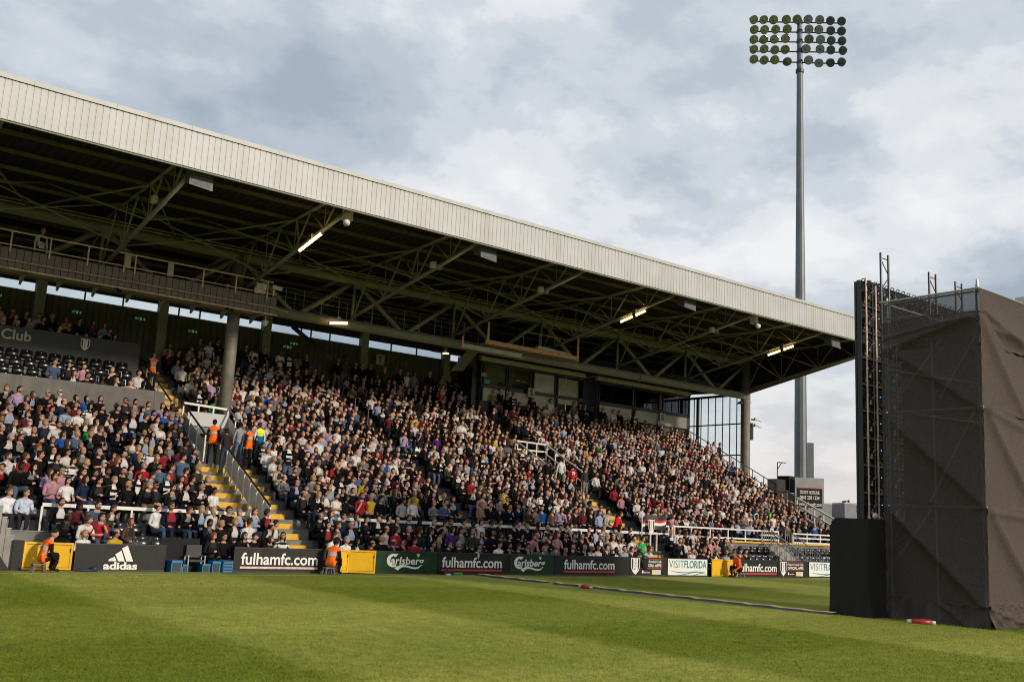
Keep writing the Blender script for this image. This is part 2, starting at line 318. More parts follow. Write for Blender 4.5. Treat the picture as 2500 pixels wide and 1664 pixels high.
# flat lettering on a plane facing -Y (plane='y') : fitted to a box
def letter_mesh(txt, bold=0.0, shear=0.0):
    cu = bpy.data.curves.new('lettering', 'FONT'); cu.body = txt; cu.offset = bold; cu.shear = shear; cu.resolution_u = 3
    o = bpy.data.objects.new('lettering', cu); COL.objects.link(o); bpy.context.view_layer.update()
    me = bpy.data.meshes.new_from_object(o.evaluated_get(bpy.context.evaluated_depsgraph_get()))
    v = np.array([q.co[:] for q in me.vertices]); f = [tuple(p.vertices) for p in me.polygons]
    bpy.data.objects.remove(o); bpy.data.curves.remove(cu); bpy.data.meshes.remove(me); return v, f
def lettering(txt, x0, x1, z0, z1, y, m, parent, bold=0.0, shear=0.0, slope=0.0, name='lettering', mapf=None):
    v, f = letter_mesh(txt, bold, shear); lo = v.min(0); hi = v.max(0); mb = MB()
    fx = x0 + (v[:, 0] - lo[0]) / (hi[0] - lo[0]) * (x1 - x0); fz = z0 + (v[:, 1] - lo[1]) / (hi[1] - lo[1]) * (z1 - z0)
    mb.v = [(a, y, b + slope * (a - x0)) if not mapf else mapf(a, b) for a, b in zip(fx, fz)]; mb.f = f; mb.m = [0] * len(f)
    return part(name, mb, m, parent, fix=False)
def flat(poly, y, m, parent, name='emblem'):
    mb = MB(); mb.prism(poly, 1, y, y + 0.002); return part(name, mb, m, parent)

# ------------------------------------------------------------------ ground
YB = 30.40                                                          # front face of the advertising boards
struct('ground', MB().quad((-900, -900, -0.75), (1100, -900, -0.75), (1100, 1100, -0.75), (-900, 1100, -0.75)), 'ground_tarmac')
struct('pitch', MB().quad((-90, -70, 0), (140, -70, 0), (140, YB + 0.06, 0), (-90, YB + 0.06, 0)), 'grass')
def line_sheet():
    mb = MB(); x = -60.0
    while x < 120:                                                  # brushed line with uneven edges
        x2 = x + random.uniform(0.25, 0.5); w = random.uniform(0.03, 0.055)
        mb.quad((x, 29.25 - w, 0.004), (x2, 29.25 - w, 0.004), (x2, 29.25 + w, 0.004), (x, 29.25 + w, 0.004)); x = x2
    return mb
struct('painted_line', line_sheet(), 'line_paint')

def grass_blades(n=230000):
    d = 8.0 + 22.0 * rng.random(n * 2) ** 1.5; a = rng.uniform(-0.02, 1.0, n * 2)
    L0, R0 = np.array(ray(-120, 1500)[:2]), np.array(ray(2620, 1500)[:2]); L0 /= np.linalg.norm(L0); R0 /= np.linalg.norm(R0)
    dr = L0 * (1 - a)[:, None] + R0 * a[:, None]; dr /= np.linalg.norm(dr, axis=1)[:, None]; P = dr * d[:, None]; P = P[(P[:, 1] < 29.0)][:n]; n = len(P)
    ang = rng.uniform(0, 2 * np.pi, n); h = rng.uniform(0.012, 0.034, n); w = rng.uniform(0.004, 0.009, n); ln = rng.normal(0, 0.016, (n, 2))
    v = np.zeros((n, 3, 3), np.float32); c, s_ = np.cos(ang) * w, np.sin(ang) * w
    v[:, 0, 0] = P[:, 0] - c; v[:, 0, 1] = P[:, 1] - s_; v[:, 1, 0] = P[:, 0] + c; v[:, 1, 1] = P[:, 1] + s_; v[:, 2, :2] = P + ln; v[:, 2, 2] = h; v[:, :2, 2] = 0.001
    me = bpy.data.meshes.new('grass'); me.vertices.add(n * 3); me.vertices.foreach_set('co', v.ravel()); me.loops.add(n * 3); me.loops.foreach_set('vertex_index', np.arange(n * 3, dtype=np.int32))
    me.polygons.add(n); me.polygons.foreach_set('loop_start', np.arange(0, n * 3, 3, dtype=np.int32)); me.update(calc_edges=True); me.materials.append(MATS['grass'])
    tag(link('grass', me), kind='stuff')
grass_blades()

# ------------------------------------------------------------------ advertising boards along the pitch
def ux(u, v=1375): return on_y(u, v, YB).x
ZB0, ZB1 = 0.03, 0.77
def board(u0, u1, m, label, v=1375, z1=ZB1, frame='black_steel', group='advertising boards along the pitch'):
    x0, x1 = ux(u0, v), ux(u1, v)
    t = thing('advertising_board', label, 'advertising board', ((x0 + x1) / 2, YB, 0), group)
    part('panel', MB().box(x0 + 0.012, x1 - 0.012, YB, YB + 0.04, ZB0 + 0.03, z1 - 0.02), m, t)
    fb = MB(); fb.box(x0, x1, YB - 0.012, YB + 0.06, 0.0, ZB0 + 0.028); fb.box(x0, x1, YB - 0.012, YB + 0.06, z1 - 0.018, z1 + 0.012)
    fb.box(x0 + 0.001, x0 + 0.011, YB - 0.008, YB + 0.05, ZB0 + 0.029, z1 - 0.019); fb.box(x1 - 0.011, x1 - 0.001, YB - 0.008, YB + 0.05, ZB0 + 0.029, z1 - 0.019)
    part('frame', fb, frame, t); return t, x0, x1
YL = YB - 0.006
def crest(t, x0, x1, z0, z1, y, body='ink_white'):
    cx, w, h = (x0 + x1) / 2, (x1 - x0), (z1 - z0)
    sh = lambda k: [(cx - w / 2 * k, z1 - h * (1 - k) / 2), (cx + w / 2 * k, z1 - h * (1 - k) / 2), (cx + w * 0.48 * k, z0 + h * 0.45), (cx + w * 0.33 * k, z0 + h * 0.2), (cx, z0 + h * (1 - k) / 2), (cx - w * 0.33 * k, z0 + h * 0.2), (cx - w * 0.48 * k, z0 + h * 0.45)]
    flat(sh(1.0), y, body, t, 'emblem'); 
    for s in (-1, 1):
        flat([(cx + s * w * 0.25, z1 - h * 0.05), (cx + s * w * 0.43, z1 - h * 0.05), (cx + s * w * 0.41, z0 + h * 0.46), (cx + s * w * 0.25, z0 + h * 0.22)], y - 0.004, 'ink_black', t, 'emblem')
    for i, ch in enumerate('FFC'):
        zz = z1 - h * (0.12 + 0.22 * (i + 1)); lettering(ch, cx - w * 0.15, cx + w * 0.16, zz + 0.03 * h, zz + h * 0.22, y - 0.006, 'ink_red', t, 0.03, 0.5, slope=0.55)
def fulham(u0, u1, tu0, tu1, label, red='ink_red', v=1375):
    t, x0, x1 = board(u0, u1, 'board_black', label, v)
    a, b = ux(tu0, v), ux(tu1, v)
    lettering('fulhamfc.com', a, b, 0.245, 0.62, YL, 'ink_white', t, 0.018)
    flat([(a - 0.02, 0.125), (b + 0.01, 0.125), (b + 0.01, 0.19), (a - 0.02, 0.19)], YL, red, t, 'underline'); return t
def carlsberg(u0, u1, cu0, cu1, label, v=1375):
    t, x0, x1 = board(u0, u1, 'board_green', label, v)
    a, b = ux(cu0, v), ux(cu1, v); W = b - a; Z = lambda z: 0.10 + z * 0.60
    X = lambda x: a + x * W
    arc = lambda cx, cz, rx, rz, t0, t1, n: [(cx + rx * math.cos(math.radians(t0 + (t1 - t0) * i / n)), cz + rz * math.sin(math.radians(t0 + (t1 - t0) * i / n))) for i in range(n + 1)]
    outer = arc(0.17, 0.60, 0.172, 0.385, 108, 300, 14); inner = arc(0.185, 0.60, 0.10, 0.27, 300, 108, 14)
    C = [(0.285, 0.985)] + [(0.10, 0.985)] + outer + inner + [(0.20, 0.80), (0.235, 0.83)]
    flat([(X(p), Z(q)) for p, q in C], YL, 'ink_white', t, 'lettering')
    lettering('arlsberg', X(0.10), X(0.965), Z(0.24), Z(0.82), YL - 0.001, 'ink_white', t, 0.020, 0.1)
    top = [(0.20, 0.17), (0.33, 0.335), (0.42, 0.37), (0.52, 0.335), (0.64, 0.255), (0.76, 0.225), (0.83, 0.265), (0.86, 0.33)]
    low = [(0.88, 0.28), (0.83, 0.16), (0.74, 0.115), (0.64, 0.145), (0.52, 0.22), (0.44, 0.235), (0.37, 0.19), (0.29, 0.03)]
    sw = MB(); pts = list(zip(top, low[::-1]))
    for (p, q), (p2, q2) in zip(pts[:-1], pts[1:]):
        sw.quad((X(p[0]), YL, Z(p[1])), (X(p2[0]), YL, Z(p2[1])), (X(q2[0]), YL, Z(q2[1])), (X(q[0]), YL, Z(q[1])))
    part('emblem', sw, 'ink_white', t, fix=False)
    for s in (-1, 0, 1): flat([(X(0.79 + s * 0.032), Z(0.98)), (X(0.815 + s * 0.032), Z(1.01)), (X(0.805 + s * 0.018), Z(0.84)), (X(0.797), Z(0.80))], YL, 'ink_white', t, 'emblem')
    return t
def florida(u0, u1, label, v=1390):
    t, x0, x1 = board(u0, u1, 'board_white', label, v); w = x1 - x0
    lettering('VISIT', x0 + 0.03 * w, x0 + 0.40 * w, 0.36, 0.69, YL, 'ink_grey_teal', t, -0.006)
    lettering('FLORIDA', x0 + 0.41 * w, x0 + 0.975 * w, 0.36, 0.69, YL, 'ink_teal', t, 0.02)
    for (xa, za, xb, zb, th, m) in ((0.03, 0.25, 0.60, 0.20, 0.02, 'ink_grey_teal'), (0.25, 0.10, 0.985, 0.21, 0.028, 'ink_teal'), (0.62, 0.10, 0.985, 0.13, 0.02, 'ink_grey_teal')):
        mb = MB(); n = 14; P = []
        for i in range(n + 1):
            s = i / n; zz = za + (zb - za) * s - 0.05 * math.sin(math.pi * 2 * s * 0.5) * (1 if xa < 0.1 else 0) + (0.035 * math.sin(2 * math.pi * s - 2.2) if xa > 0.1 else 0)
            P.append((x0 + w * (xa + (xb - xa) * s), zz, th * math.sin(math.pi * min(max(s, 0.04), 0.96))))
        for p, q in zip(P[:-1], P[1:]): mb.quad((p[0], YL, p[1] - p[2]), (q[0], YL, q[1] - q[2]), (q[0], YL, q[1] + q[2]), (p[0], YL, p[1] + p[2]))
        part('emblem', mb, m, t, fix=False)
    return t
def apps(u0, u1, cu0, cu1, tu0, tu1, label, v=1388):
    t, x0, x1 = board(u0, u1, 'board_black', label, v)
    crest(t, ux(cu0, v), ux(cu1, v), 0.06, 0.74, YL)
    a, b = ux(tu0, v), ux(tu1, v); d = 0.012
    fr = MB(); fr.box(a - 0.06, b + 0.05, YL, YL + 0.002, 0.32, 0.34); fr.box(a - 0.06, b + 0.05, YL, YL + 0.002, 0.70, 0.72); fr.box(b + 0.03, b + 0.05, YL, YL + 0.002, 0.34, 0.70); part('border', fr, 'ink_red', t)
    lettering('Fulham Football Club', a, b, 0.555, 0.67, YL, 'ink_white', t, 0.012); lettering('OFFICIAL APPS', a, b, 0.385, 0.51, YL, 'ink_white', t, 0.03)
    w = b - a
    fl = MB(); fl.box(a + 0.01 * w, a + 0.08 * w, YL, YL + 0.002, 0.12, 0.24); part('emblem', fl, 'ink_white', t)
    lettering('App Store', a + 0.11 * w, a + 0.42 * w, 0.11, 0.2, YL, 'ink_white', t, 0.02); 
    part('emblem', MB().box(a + 0.52 * w, a + 0.98 * w, YL, YL + 0.002, 0.07, 0.27), 'plug_cream', t); part('emblem', MB().box(a + 0.53 * w, a + 0.66 * w, YL - 0.005, YL - 0.003, 0.08, 0.26), 'ink_gold', t)
    return t

t, x0, x1 = board(183, 404, 'board_black', 'black advertising board with white three stripe triangle and adidas lettering', 1355)
ax0, ax1 = ux(252, 1380), ux(335, 1380)
lettering('adidas', ax0, ax1, 0.05, 0.27, YL, 'ink_white', t, 0.035)
aw = ax1 - ax0
for p in ([(0.13, 0.30), (0.30, 0.42), (0.36, 0.30)], [(0.31, 0.485), (0.48, 0.60), (0.61, 0.30), (0.42, 0.30)], [(0.49, 0.66), (0.65, 0.745), (0.86, 0.30), (0.66, 0.30)]):
    flat([(ax0 + q[0] * aw, q[1] if q[1] > 0.301 else 0.292) for q in (p if len(p) == 4 else [(0.13, 0.30), (0.14, 0.345), (0.30, 0.42), (0.37, 0.30)])], YL, 'ink_white', t, 'emblem')
fulham(571, 829, 589, 776, 'black fulhamfc.com board with worn pale underline, right of the blue boxes', 'ink_pink', 1362)
carlsberg(916, 1068, 944, 1038, 'green advertising board with white lettering right of the middle yellow gate', 1372)
fulham(1069, 1243, 1079, 1225, 'black fulhamfc.com board with red underline between two green boards', v=1376)
carlsberg(1244, 1352, 1255, 1333, 'second green advertising board with white lettering, farther from the yellow gates', 1380)
fulham(1353, 1537, 1377, 1500, 'black fulhamfc.com board with red underline left of the first crest board', v=1384)
apps(1538, 1629, 1540, 1562, 1567, 1614, 'black official apps board with club crest, nearer of the two', 1387)
florida(1630, 1727, 'white board with teal VISIT FLORIDA lettering beside the right yellow gate', 1389)
fulham(1799, 1898, 1803, 1896, 'black fulhamfc.com board right of the steward in orange jacket', v=1391)
apps(1899, 1974, 1905, 1920, 1923, 1961, 'black official apps board with club crest at the far right', 1391)
florida(1975, 2062, 'white VISIT FLORIDA board partly behind the black draped box', 1391)
t, x0, x1 = board(2063, 2420, 'board_black', 'plain black advertising board hidden behind the screen', 1391)
t, x0, x1 = board(-420, -12, 'board_black', 'plain black advertising board at the left edge', 1340)

ch = on_y(473, 1380, YB + 0.3)
cht = thing('folding_chair', 'black padded chair standing between the blue boxes', 'chair', (ch.x, YB + 0.3, 0))
part('backrest', MB().box(ch.x - 0.24, ch.x + 0.24, YB + 0.40, YB + 0.45, 0.42, 0.80), 'black_steel', cht); part('seat', MB().box(ch.x - 0.24, ch.x + 0.24, YB + 0.08, YB + 0.42, 0.30, 0.36), 'black_steel', cht)
for dx in (-0.26, 0.26):
    part('arm', MB().box(ch.x + dx - 0.02, ch.x + dx + 0.02, YB + 0.1, YB + 0.44, 0.46, 0.49), 'grey_steel', cht)
    for dy in (0.12, 0.42): part('leg', MB().bar((ch.x + dx, YB + dy, 0), (ch.x + dx, YB + dy, 0.46), 0.03, 0.03), 'grey_steel', cht)
# yellow pitch gates
def gate_door(t, x0, y0, x1, y1, z0, z1):
    d = Vector((x1 - x0, y1 - y0, 0)); L = d.length; d.normalize(); n = Vector((d.y, -d.x, 0))
    if n.y > 0: n = -n
    P = lambda s, k, z: Vector((x0, y0, 0)) + d * s + n * k + Vector((0, 0, z))
    def slab(s0, s1, k0, k1, a, b): return [P(s0, k1, a), P(s1, k1, a), P(s1, k0, a), P(s0, k0, a), P(s0, k1, b), P(s1, k1, b), P(s1, k0, b), P(s0, k0, b)]
    m = MB(); m.hexa(slab(0, L, 0, -0.02, z0, z1)); dr = part('door', m, 'yellow_door', t)
    e = 0.055; f = MB(); f.hexa(slab(0, L, 0.022, 0.001, z0, z0 + e)); f.hexa(slab(0, L, 0.022, 0.001, z1 - e, z1)); f.hexa(slab(0, e, 0.022, 0.001, z0 + e + 0.001, z1 - e - 0.001)); f.hexa(slab(L - e, L, 0.022, 0.001, z0 + e + 0.001, z1 - e - 0.001))
    part('frame', f, 'yellow_door', dr)
    g = MB(); g.hexa(slab(e, L - e, 0.006, 0.002, z0 + e + 0.002, z0 + e + 0.012)); g.hexa(slab(e, L - e, 0.006, 0.002, z1 - e - 0.012, z1 - e - 0.002)); part('seam', g, 'black_steel', dr)
    h = MB(); h.tube(P(L - 0.06, 0.03, z1 - 0.25), P(L - 0.06, 0.03, z1 - 0.15), 0.012); part('latch', h, 'black_steel', dr)
def gate(label, doors):
    t = thing('pitch_gate', label, 'gate', (doors[0][0], YB, 0), 'yellow pitch gates between the boards')
    for d in doors: gate_door(t, *d, 0.03, 0.78)
    return t
xa, xb, xm = ux(57, 1350), ux(176, 1350), ux(116, 1350)
gate('yellow two leaf gate behind the steward seated on the left', [(xa, YB + 0.02, xm - 0.01, YB + 0.1), (xm + 0.01, YB + 0.1, xb, YB - 0.06)])
xa, xm, xb = ux(829, 1370), ux(855, 1370), ux(912, 1370)
gate('yellow gate with one leaf swung out beside the first green board', [(xa, YB + 0.04, xm - 0.01, YB + 0.10), (xm + 0.01, YB + 0.10, xb - 0.12, YB - 0.34)])
xa, xm, xb = ux(1729, 1388), ux(1768, 1388), ux(1798, 1388)
gate('yellow gate half open beside the steward in orange jacket', [(xa + 0.1, YB - 0.12, xm - 0.02, YB + 0.03), (xm + 0.02, YB + 0.03, xb, YB - 0.05)])
# dark side panels and the planked ramp wall at the left edge
xl = ux(30, 1350); xr = ux(56, 1350)
solid('hoarding', MB().box(xl, xr, YB + 0.02, YB + 0.1, 0.0, 0.82), 'board_black', 'plain black panel left of the left yellow gate', 'panel')
pl = thing('planked_wall', 'stepped grey planked wall at the left edge of the pitch', 'wall', (xl - 0.6, YB + 0.05, 0))
for i, (u, zt) in enumerate(((2, 1.72), (16, 1.42), (29, 1.12), (39, 0.92), (46, 0.80))):
    a = ux(u - 13, 1300); part('plank', MB().box(a + 0.008, ux(u, 1300) - 0.004, YB + 0.12 + 0.01 * (i % 2), YB + 0.17, 0.0, zt), 'concrete_pale', pl)
    part('plank', MB().box(a - 0.01, ux(u, 1300) + 0.01, YB + 0.105, YB + 0.185, zt + 0.001, zt + 0.02), 'grey_steel', pl)
solid('sloping_hoarding', MB().prism([(xl - 1.0, 0.0), (xl - 0.02, 0.0), (xl - 0.75, 1.0), (xl - 1.0, 1.0)], 1, YB - 0.02, YB + 0.02), 'board_black', 'black sloping panel in front of the grey planked wall', 'panel')
# recess with a low black wall between the first boards
xa, xb = ux(404, 1350), ux(502, 1350)
solid('recess_wall', MB().box(xa, xb, YB + 0.55, YB + 0.63, -0.2, 0.98), 'drape_black', 'plain low black wall behind the blue boxes', 'wall')

# ------------------------------------------------------------------ grandstand
def row_y(k): return 30.97 + 0.66 * k
def row_z(k): return (-0.22, 0.20, 0.58, 0.97)[k] if k < 4 else 0.33 * k
X0, XR, XE = 1.0, 51.4, 52.0
VOMS = [(14.75, 16.70), (32.57, 34.60)]                             # the two stair openings in the seating
AISLES = [(14.05, 15.22, 4, 11), (15.38, 16.62, 0, 11), (14.40, 15.60, 16, 25), (33.0, 34.85, 0, 11), (33.1, 34.3, 16, 23), (24.2, 25.1, 4, 25), (42.9, 44.3, 0, 3), (50.5, 51.4, 0, 23), (5.0, 6.4, 0, 14)]
stand = thing('grandstand', 'long covered football grandstand with white corrugated fascia and green steel roof trusses', 'grandstand', (28, 36, 0))
terrace = part('terrace', MB().box(X0, XR, 48.0, 48.3, -0.7, 8.4), 'concrete', stand)
for k in range(26):
    mb = MB(); z1 = row_z(k); z0 = z1 - 0.45
    xs = [X0 if k <= 14 else 13.95, XR if k <= 23 else 33.4]; spans = [xs]
    if 12 <= k <= 15: spans = [(xs[0], VOMS[0][0]), (VOMS[0][1], VOMS[1][0]), (VOMS[1][1], xs[1])]
    for a, b in spans:
        if b > a: mb.box(a, b, row_y(k), row_y(k + 1), z0, z1)
    part('step', mb, 'concrete', terrace)
for a, b, k0, k1 in AISLES:
    for k in range(k0, k1 + 1):
        zz = row_z(k); zl = row_z(k - 1) if k else -0.6
        part('yellow_step', MB().box(a + 0.02, b - 0.02, row_y(k) - 0.33, row_y(k) - 0.004, zl + 0.003, zl + 0.58 * (zz - zl)), 'yellow_paint', terrace)
# walkway edge (yellow strip) under the right hand rail
part('nosing', MB().box(36.0, 51.4, row_y(3) + 0.005, row_y(3) + 0.09, 1.52, 1.60), 'yellow_paint', terrace)
part('walkway', MB().box(36.0, 51.4, row_y(3) + 0.092, row_y(4) + 0.45, 1.1, 1.57), 'concrete', terrace)
part('ledge', MB().box(X0, 14.0, row_y(3) + 0.01, row_y(3) + 0.14, 0.985, 1.01), 'concrete_pale', terrace)
# left block : box seats behind the grey wall, then the club wall
up = [(41.50 + 0.74 * i, 5.62 + 0.42 * i) for i in range(5)]
for i, (y, z) in enumerate(up): part('step', MB().box(X0, 13.9, y, y + 0.74, z - 0.6, z), 'concrete', terrace)
for i in range(4): part('step', MB().box(X0, 13.9, 45.45 + 0.7 * i, 46.15 + 0.7 * i, 7.2, 7.95 + 0.36 * i), 'concrete', terrace)
gw = part('grey_wall', MB().box(X0, 13.9, 41.18, 41.34, 4.6, 6.55), 'grey_wall', stand)
for u in (-60, 185, 305, 379): x = on_y(u, 950, 41.18).x; part('joint', MB().box(x - 0.012, x + 0.012, 41.172, 41.179, 5.2, 6.55), 'ink_black', gw)
cw = part('club_wall', MB().box(X0, 13.95, 45.22, 45.36, 7.0, 9.0), 'club_wall', stand)
lettering('Club', on_y(2, 820, 45.2).x, on_y(76, 830, 45.2).x, 8.42, 8.86, 45.212, 'club_letter', cw, 0.02)
crest(cw, on_y(196, 845, 45.2).x, on_y(219, 845, 45.2).x, 8.38, 8.88, 45.21)

# stair openings
for i, (a, b) in enumerate(VOMS):
    v = part('stair_opening', MB().box(a, b, 38.24, 43.0, 3.3, 3.62), 'concrete', stand)
    part('side_wall', MB().prism([(38.5, 3.625), (43.0, 3.625), (43.0, 5.25), (40.9, 5.25)], 0, a - 0.06, a - 0.002), 'white_steel', v)
    part('side_wall', MB().prism([(38.5, 3.625), (43.0, 3.625), (43.0, 5.25), (40.9, 5.25)], 0, b + 0.002, b + 0.06), 'concrete_pale', v)
    part('back_wall', MB().box(a - 0.06, b + 0.06, 42.2, 42.3, 3.62, 5.2), 'white_steel', v)
    part('lintel', MB().box(a - 0.06, b + 0.06, 41.1, 41.25, 5.0, 5.27), 'concrete', v)
    if i == 0:
        part('white_panel', MB().box(a + 0.2, b - 0.02, 41.13, 41.17, 5.30, 5.88), 'white_cladding', v)
        ex = part('exit_plate', MB().box(a + 0.75, a + 1.15, 42.15, 42.19, 4.75, 5.0), 'exit_green', v); lettering('EXIT', a + 0.80, a + 1.10, 4.79, 4.88, 42.145, 'ink_white', ex, 0.02)
    else:
        part('ledge', MB().box(a - 0.06, b + 0.06, 41.0, 41.2, 5.28, 5.32), 'concrete_pale', v)

# columns
for x in (16.75, XE, -18.5):
    c = part('column', MB().tube((x, 41.75, 4.6 if x != XE else -0.7), (x, 41.75, 13.1), 0.27 if x < 50 else 0.31, 16), 'column_paint', stand, smooth=True)
    cb = MB().tube((x, 41.75, 10.4), (x, 41.75, 10.5), 0.33, 16); part('collar', cb, 'green_steel', c)
# main truss along the stand
NODES = [16.75 + 5.875 * i for i in range(-3, 7)]
ZBt, ZTt, YT = 10.84, 13.02, 41.75
truss = part('main_truss', MB().tube((NODES[0], YT, ZBt), (XE, YT, ZBt), 0.235, 14), 'green_steel', stand, smooth=True)
part('top_chord', MB().tube((NODES[0], YT, ZTt), (XE + 2.0, YT, ZTt), 0.21, 14), 'green_steel', truss, smooth=True)
part('top_rail', MB().box(NODES[0], XE + 2.4, YT - 0.16, YT - 0.06, ZTt + 0.22, ZTt + 0.27).box(NODES[0], XE + 2.4, YT - 0.2, YT - 0.12, ZTt + 0.34, ZTt + 0.38), 'rail_steel', truss)
for i, x in enumerate(NODES):
    if i: part('vertical', MB().tube((x, YT, ZBt), (x, YT, ZTt), 0.075, 8), 'green_steel', truss, smooth=True)
    part('gusset', MB().box(x - 0.16, x + 0.16, YT - 0.245, YT - 0.222, ZTt - 0.42, ZTt + 0.05), 'green_steel', truss)
    if i < len(NODES) - 1:
        m = x + 2.94
        part('diagonal', MB().tube((x + 0.1, YT, ZTt - 0.1), (m - 0.15, YT, ZBt + 0.1), 0.115, 8), 'green_steel', truss, smooth=True)
        part('diagonal', MB().tube((m + 0.15, YT, ZBt + 0.1), (x + 5.775, YT, ZTt - 0.1), 0.115, 8), 'green_steel', truss, smooth=True)
for x in (29.9, 42.0): part('flange', MB().tube((x, YT, ZBt), (x + 0.12, YT, ZBt), 0.29, 14), 'green_steel', truss)
# roof rafters that reach forward over the crowd
YF = 31.05
def low_z(y): return 11.22 + (YT - y) * 0.178
def up_z(y): return 13.42 + (YT - y) * 0.033
for i, x in enumerate(NODES):
    if x < -4: continue
    rf = part('rafter', MB().tube((x, YT, low_z(YT)), (x, YF + 0.25, low_z(YF + 0.25)), 0.085, 8), 'green_steel', stand, smooth=True)
    part('upper_chord', MB().tube((x, YT, up_z(YT)), (x, YF + 0.2, up_z(YF)), 0.06, 6), 'green_steel', rf, smooth=True)
    ys = [41.6, 38.9, 36.2, 33.7, 31.6]; web = MB()
    for j in range(4):
        ym = (ys[j] + ys[j + 1]) / 2
        web.tube((x, ys[j], low_z(ys[j])), (x, ym, up_z(ym)), 0.042, 6); web.tube((x, ym, up_z(ym)), (x, ys[j + 1], low_z(ys[j + 1])), 0.042, 6)
    part('web', web, 'green_steel', rf, smooth=True)
    hg = MB()
    for y in ys[1:4]: hg.tube((x, y, low_z(y)), (x, y, up_z(y)), 0.022, 5)
    part('hanger', hg, 'green_steel', rf)
    br = MB()
    for s in (-1, 1):
        br.tube((x, 36.2, up_z(36.2) - 0.05), (x + s * 2.9, 41.6, ZTt + 0.2), 0.045, 6); br.tube((x, 36.2, low_z(36.2)), (x + s * 2.9, 38.9, up_z(38.9)), 0.032, 6)
        br.tube((x, 38.9, low_z(38.9)), (x + s * 5.8, 38.9, up_z(38.9) - 0.1), 0.03, 6)
    part('brace', br, 'green_steel', rf, smooth=True)
    bk = MB().tube((x, YT, ZTt + 0.3), (x, 48.3, 13.15), 0.07, 6).tube((x, YT, ZBt), (x, 48.3, 12.9), 0.06, 6).tube((x, YT + 0.1, ZTt), (x, 45.4, 12.0), 0.045, 6).tube((x, 45.4, 12.0), (x, 48.2, 13.1), 0.045, 6)
    part('back_member', bk, 'green_steel', rf, smooth=True)
# roof
def roof_z(y): return 13.98 - 0.03 * (y - YF)
def corrugated(x0, x1, ya, yb, pitch, dep):
    mb = MB(); x = x0; prof = []
    while x < x1: prof += [(x, 0), (x + pitch * 0.35, 0), (x + pitch * 0.5, dep), (x + pitch * 0.85, dep)]; x += pitch
    n = len(prof); mb.v = [(p, ya, roof_z(ya) + q) for p, q in prof] + [(p, yb, roof_z(yb) + q) for p, q in prof]
    for i in range(n - 1): mb.f.append((i, i + 1, n + i + 1, n + i)); mb.m.append(0)
    return mb
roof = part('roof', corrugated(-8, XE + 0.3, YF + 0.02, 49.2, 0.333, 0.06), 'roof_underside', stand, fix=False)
part('top_sheet', MB().hexa([(-8, YF, roof_z(YF) + 0.09), (XE + 0.35, YF, roof_z(YF) + 0.09), (XE + 0.35, 49.3, roof_z(49.3) + 0.09), (-8, 49.3, roof_z(49.3) + 0.09), (-8, YF, roof_z(YF) + 0.13), (XE + 0.35, YF, roof_z(YF) + 0.13), (XE + 0.35, 49.3, roof_z(49.3) + 0.13), (-8, 49.3, roof_z(49.3) + 0.13)]), 'roof_top', roof)
for y in (31.7, 33.3, 35.0, 36.8, 38.6, 40.3, 43.2, 44.8, 46.4, 48.0):
    part('purlin', MB().box(-8, XE + 0.2, y - 0.035, y + 0.035, roof_z(y) - 0.15, roof_z(y) - 0.012), 'purlin_steel', roof)
ZF0, ZF1 = 12.80, 14.02
pm = MB().prism([(0.0, 0.016), (0.020, 0.016), (0.032, 0.0), (0.19, 0.0), (0.2, 0.016), (0.2, 0.03), (0.0, 0.03)], 2, ZF0, ZF1)
pm.box(0.1, 0.115, -0.006, 0.0, ZF0 + 0.1, ZF0 + 0.115, 1)
pme = mesh_of('fascia_panel', pm, ['white_cladding', 'grey_steel'])
x = -1.6; n = 0
while x < XE + 0.15:
    link('fascia_panel', pme, roof, Vector((x, YF, 0)) - base_of(roof)).location.y += random.uniform(-0.002, 0.002); x += 0.2; n += 1
    if n > 275: break
x = -1.6; n = 0
while x < XE + 0.2:
    x2 = min(x + 2.4, XE + 0.35)
    part('flashing', MB().prism([(YF - 0.05, ZF1 + 0.012), (YF - 0.055, ZF1 + 0.16), (YF + 0.22, ZF1 + 0.24), (YF + 0.22, ZF1 + 0.20), (YF - 0.03, ZF1 + 0.13), (YF - 0.03, ZF1 + 0.012)], 0, x + 0.004, x2 - 0.004), 'white_cladding', roof); x = x2
part('soffit_edge', MB().box(-2, XE + 0.3, YF + 0.05, YF + 0.11, ZF0 - 0.05, ZF0 + 0.06), 'green_steel', roof)
# gable end over the glazed side
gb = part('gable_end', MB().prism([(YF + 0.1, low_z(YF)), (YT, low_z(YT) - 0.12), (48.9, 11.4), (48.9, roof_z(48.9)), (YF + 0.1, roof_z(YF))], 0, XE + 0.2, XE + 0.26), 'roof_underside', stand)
g2 = MB(); y = YF + 0.4
while y < 48.8: g2.box(XE + 0.17, XE + 0.199, y, y + 0.12, (low_z(y) if y < YT else 11.3) + 0.02, roof_z(y) - 0.03); y += 0.33
part('rib', g2, 'roof_underside', gb)
part('gable_beam', MB().bar((XE + 0.1, YF + 0.2, low_z(YF) - 0.02), (XE + 0.1, YT, low_z(YT) - 0.2), 0.12, 0.14), 'purlin_steel', gb)

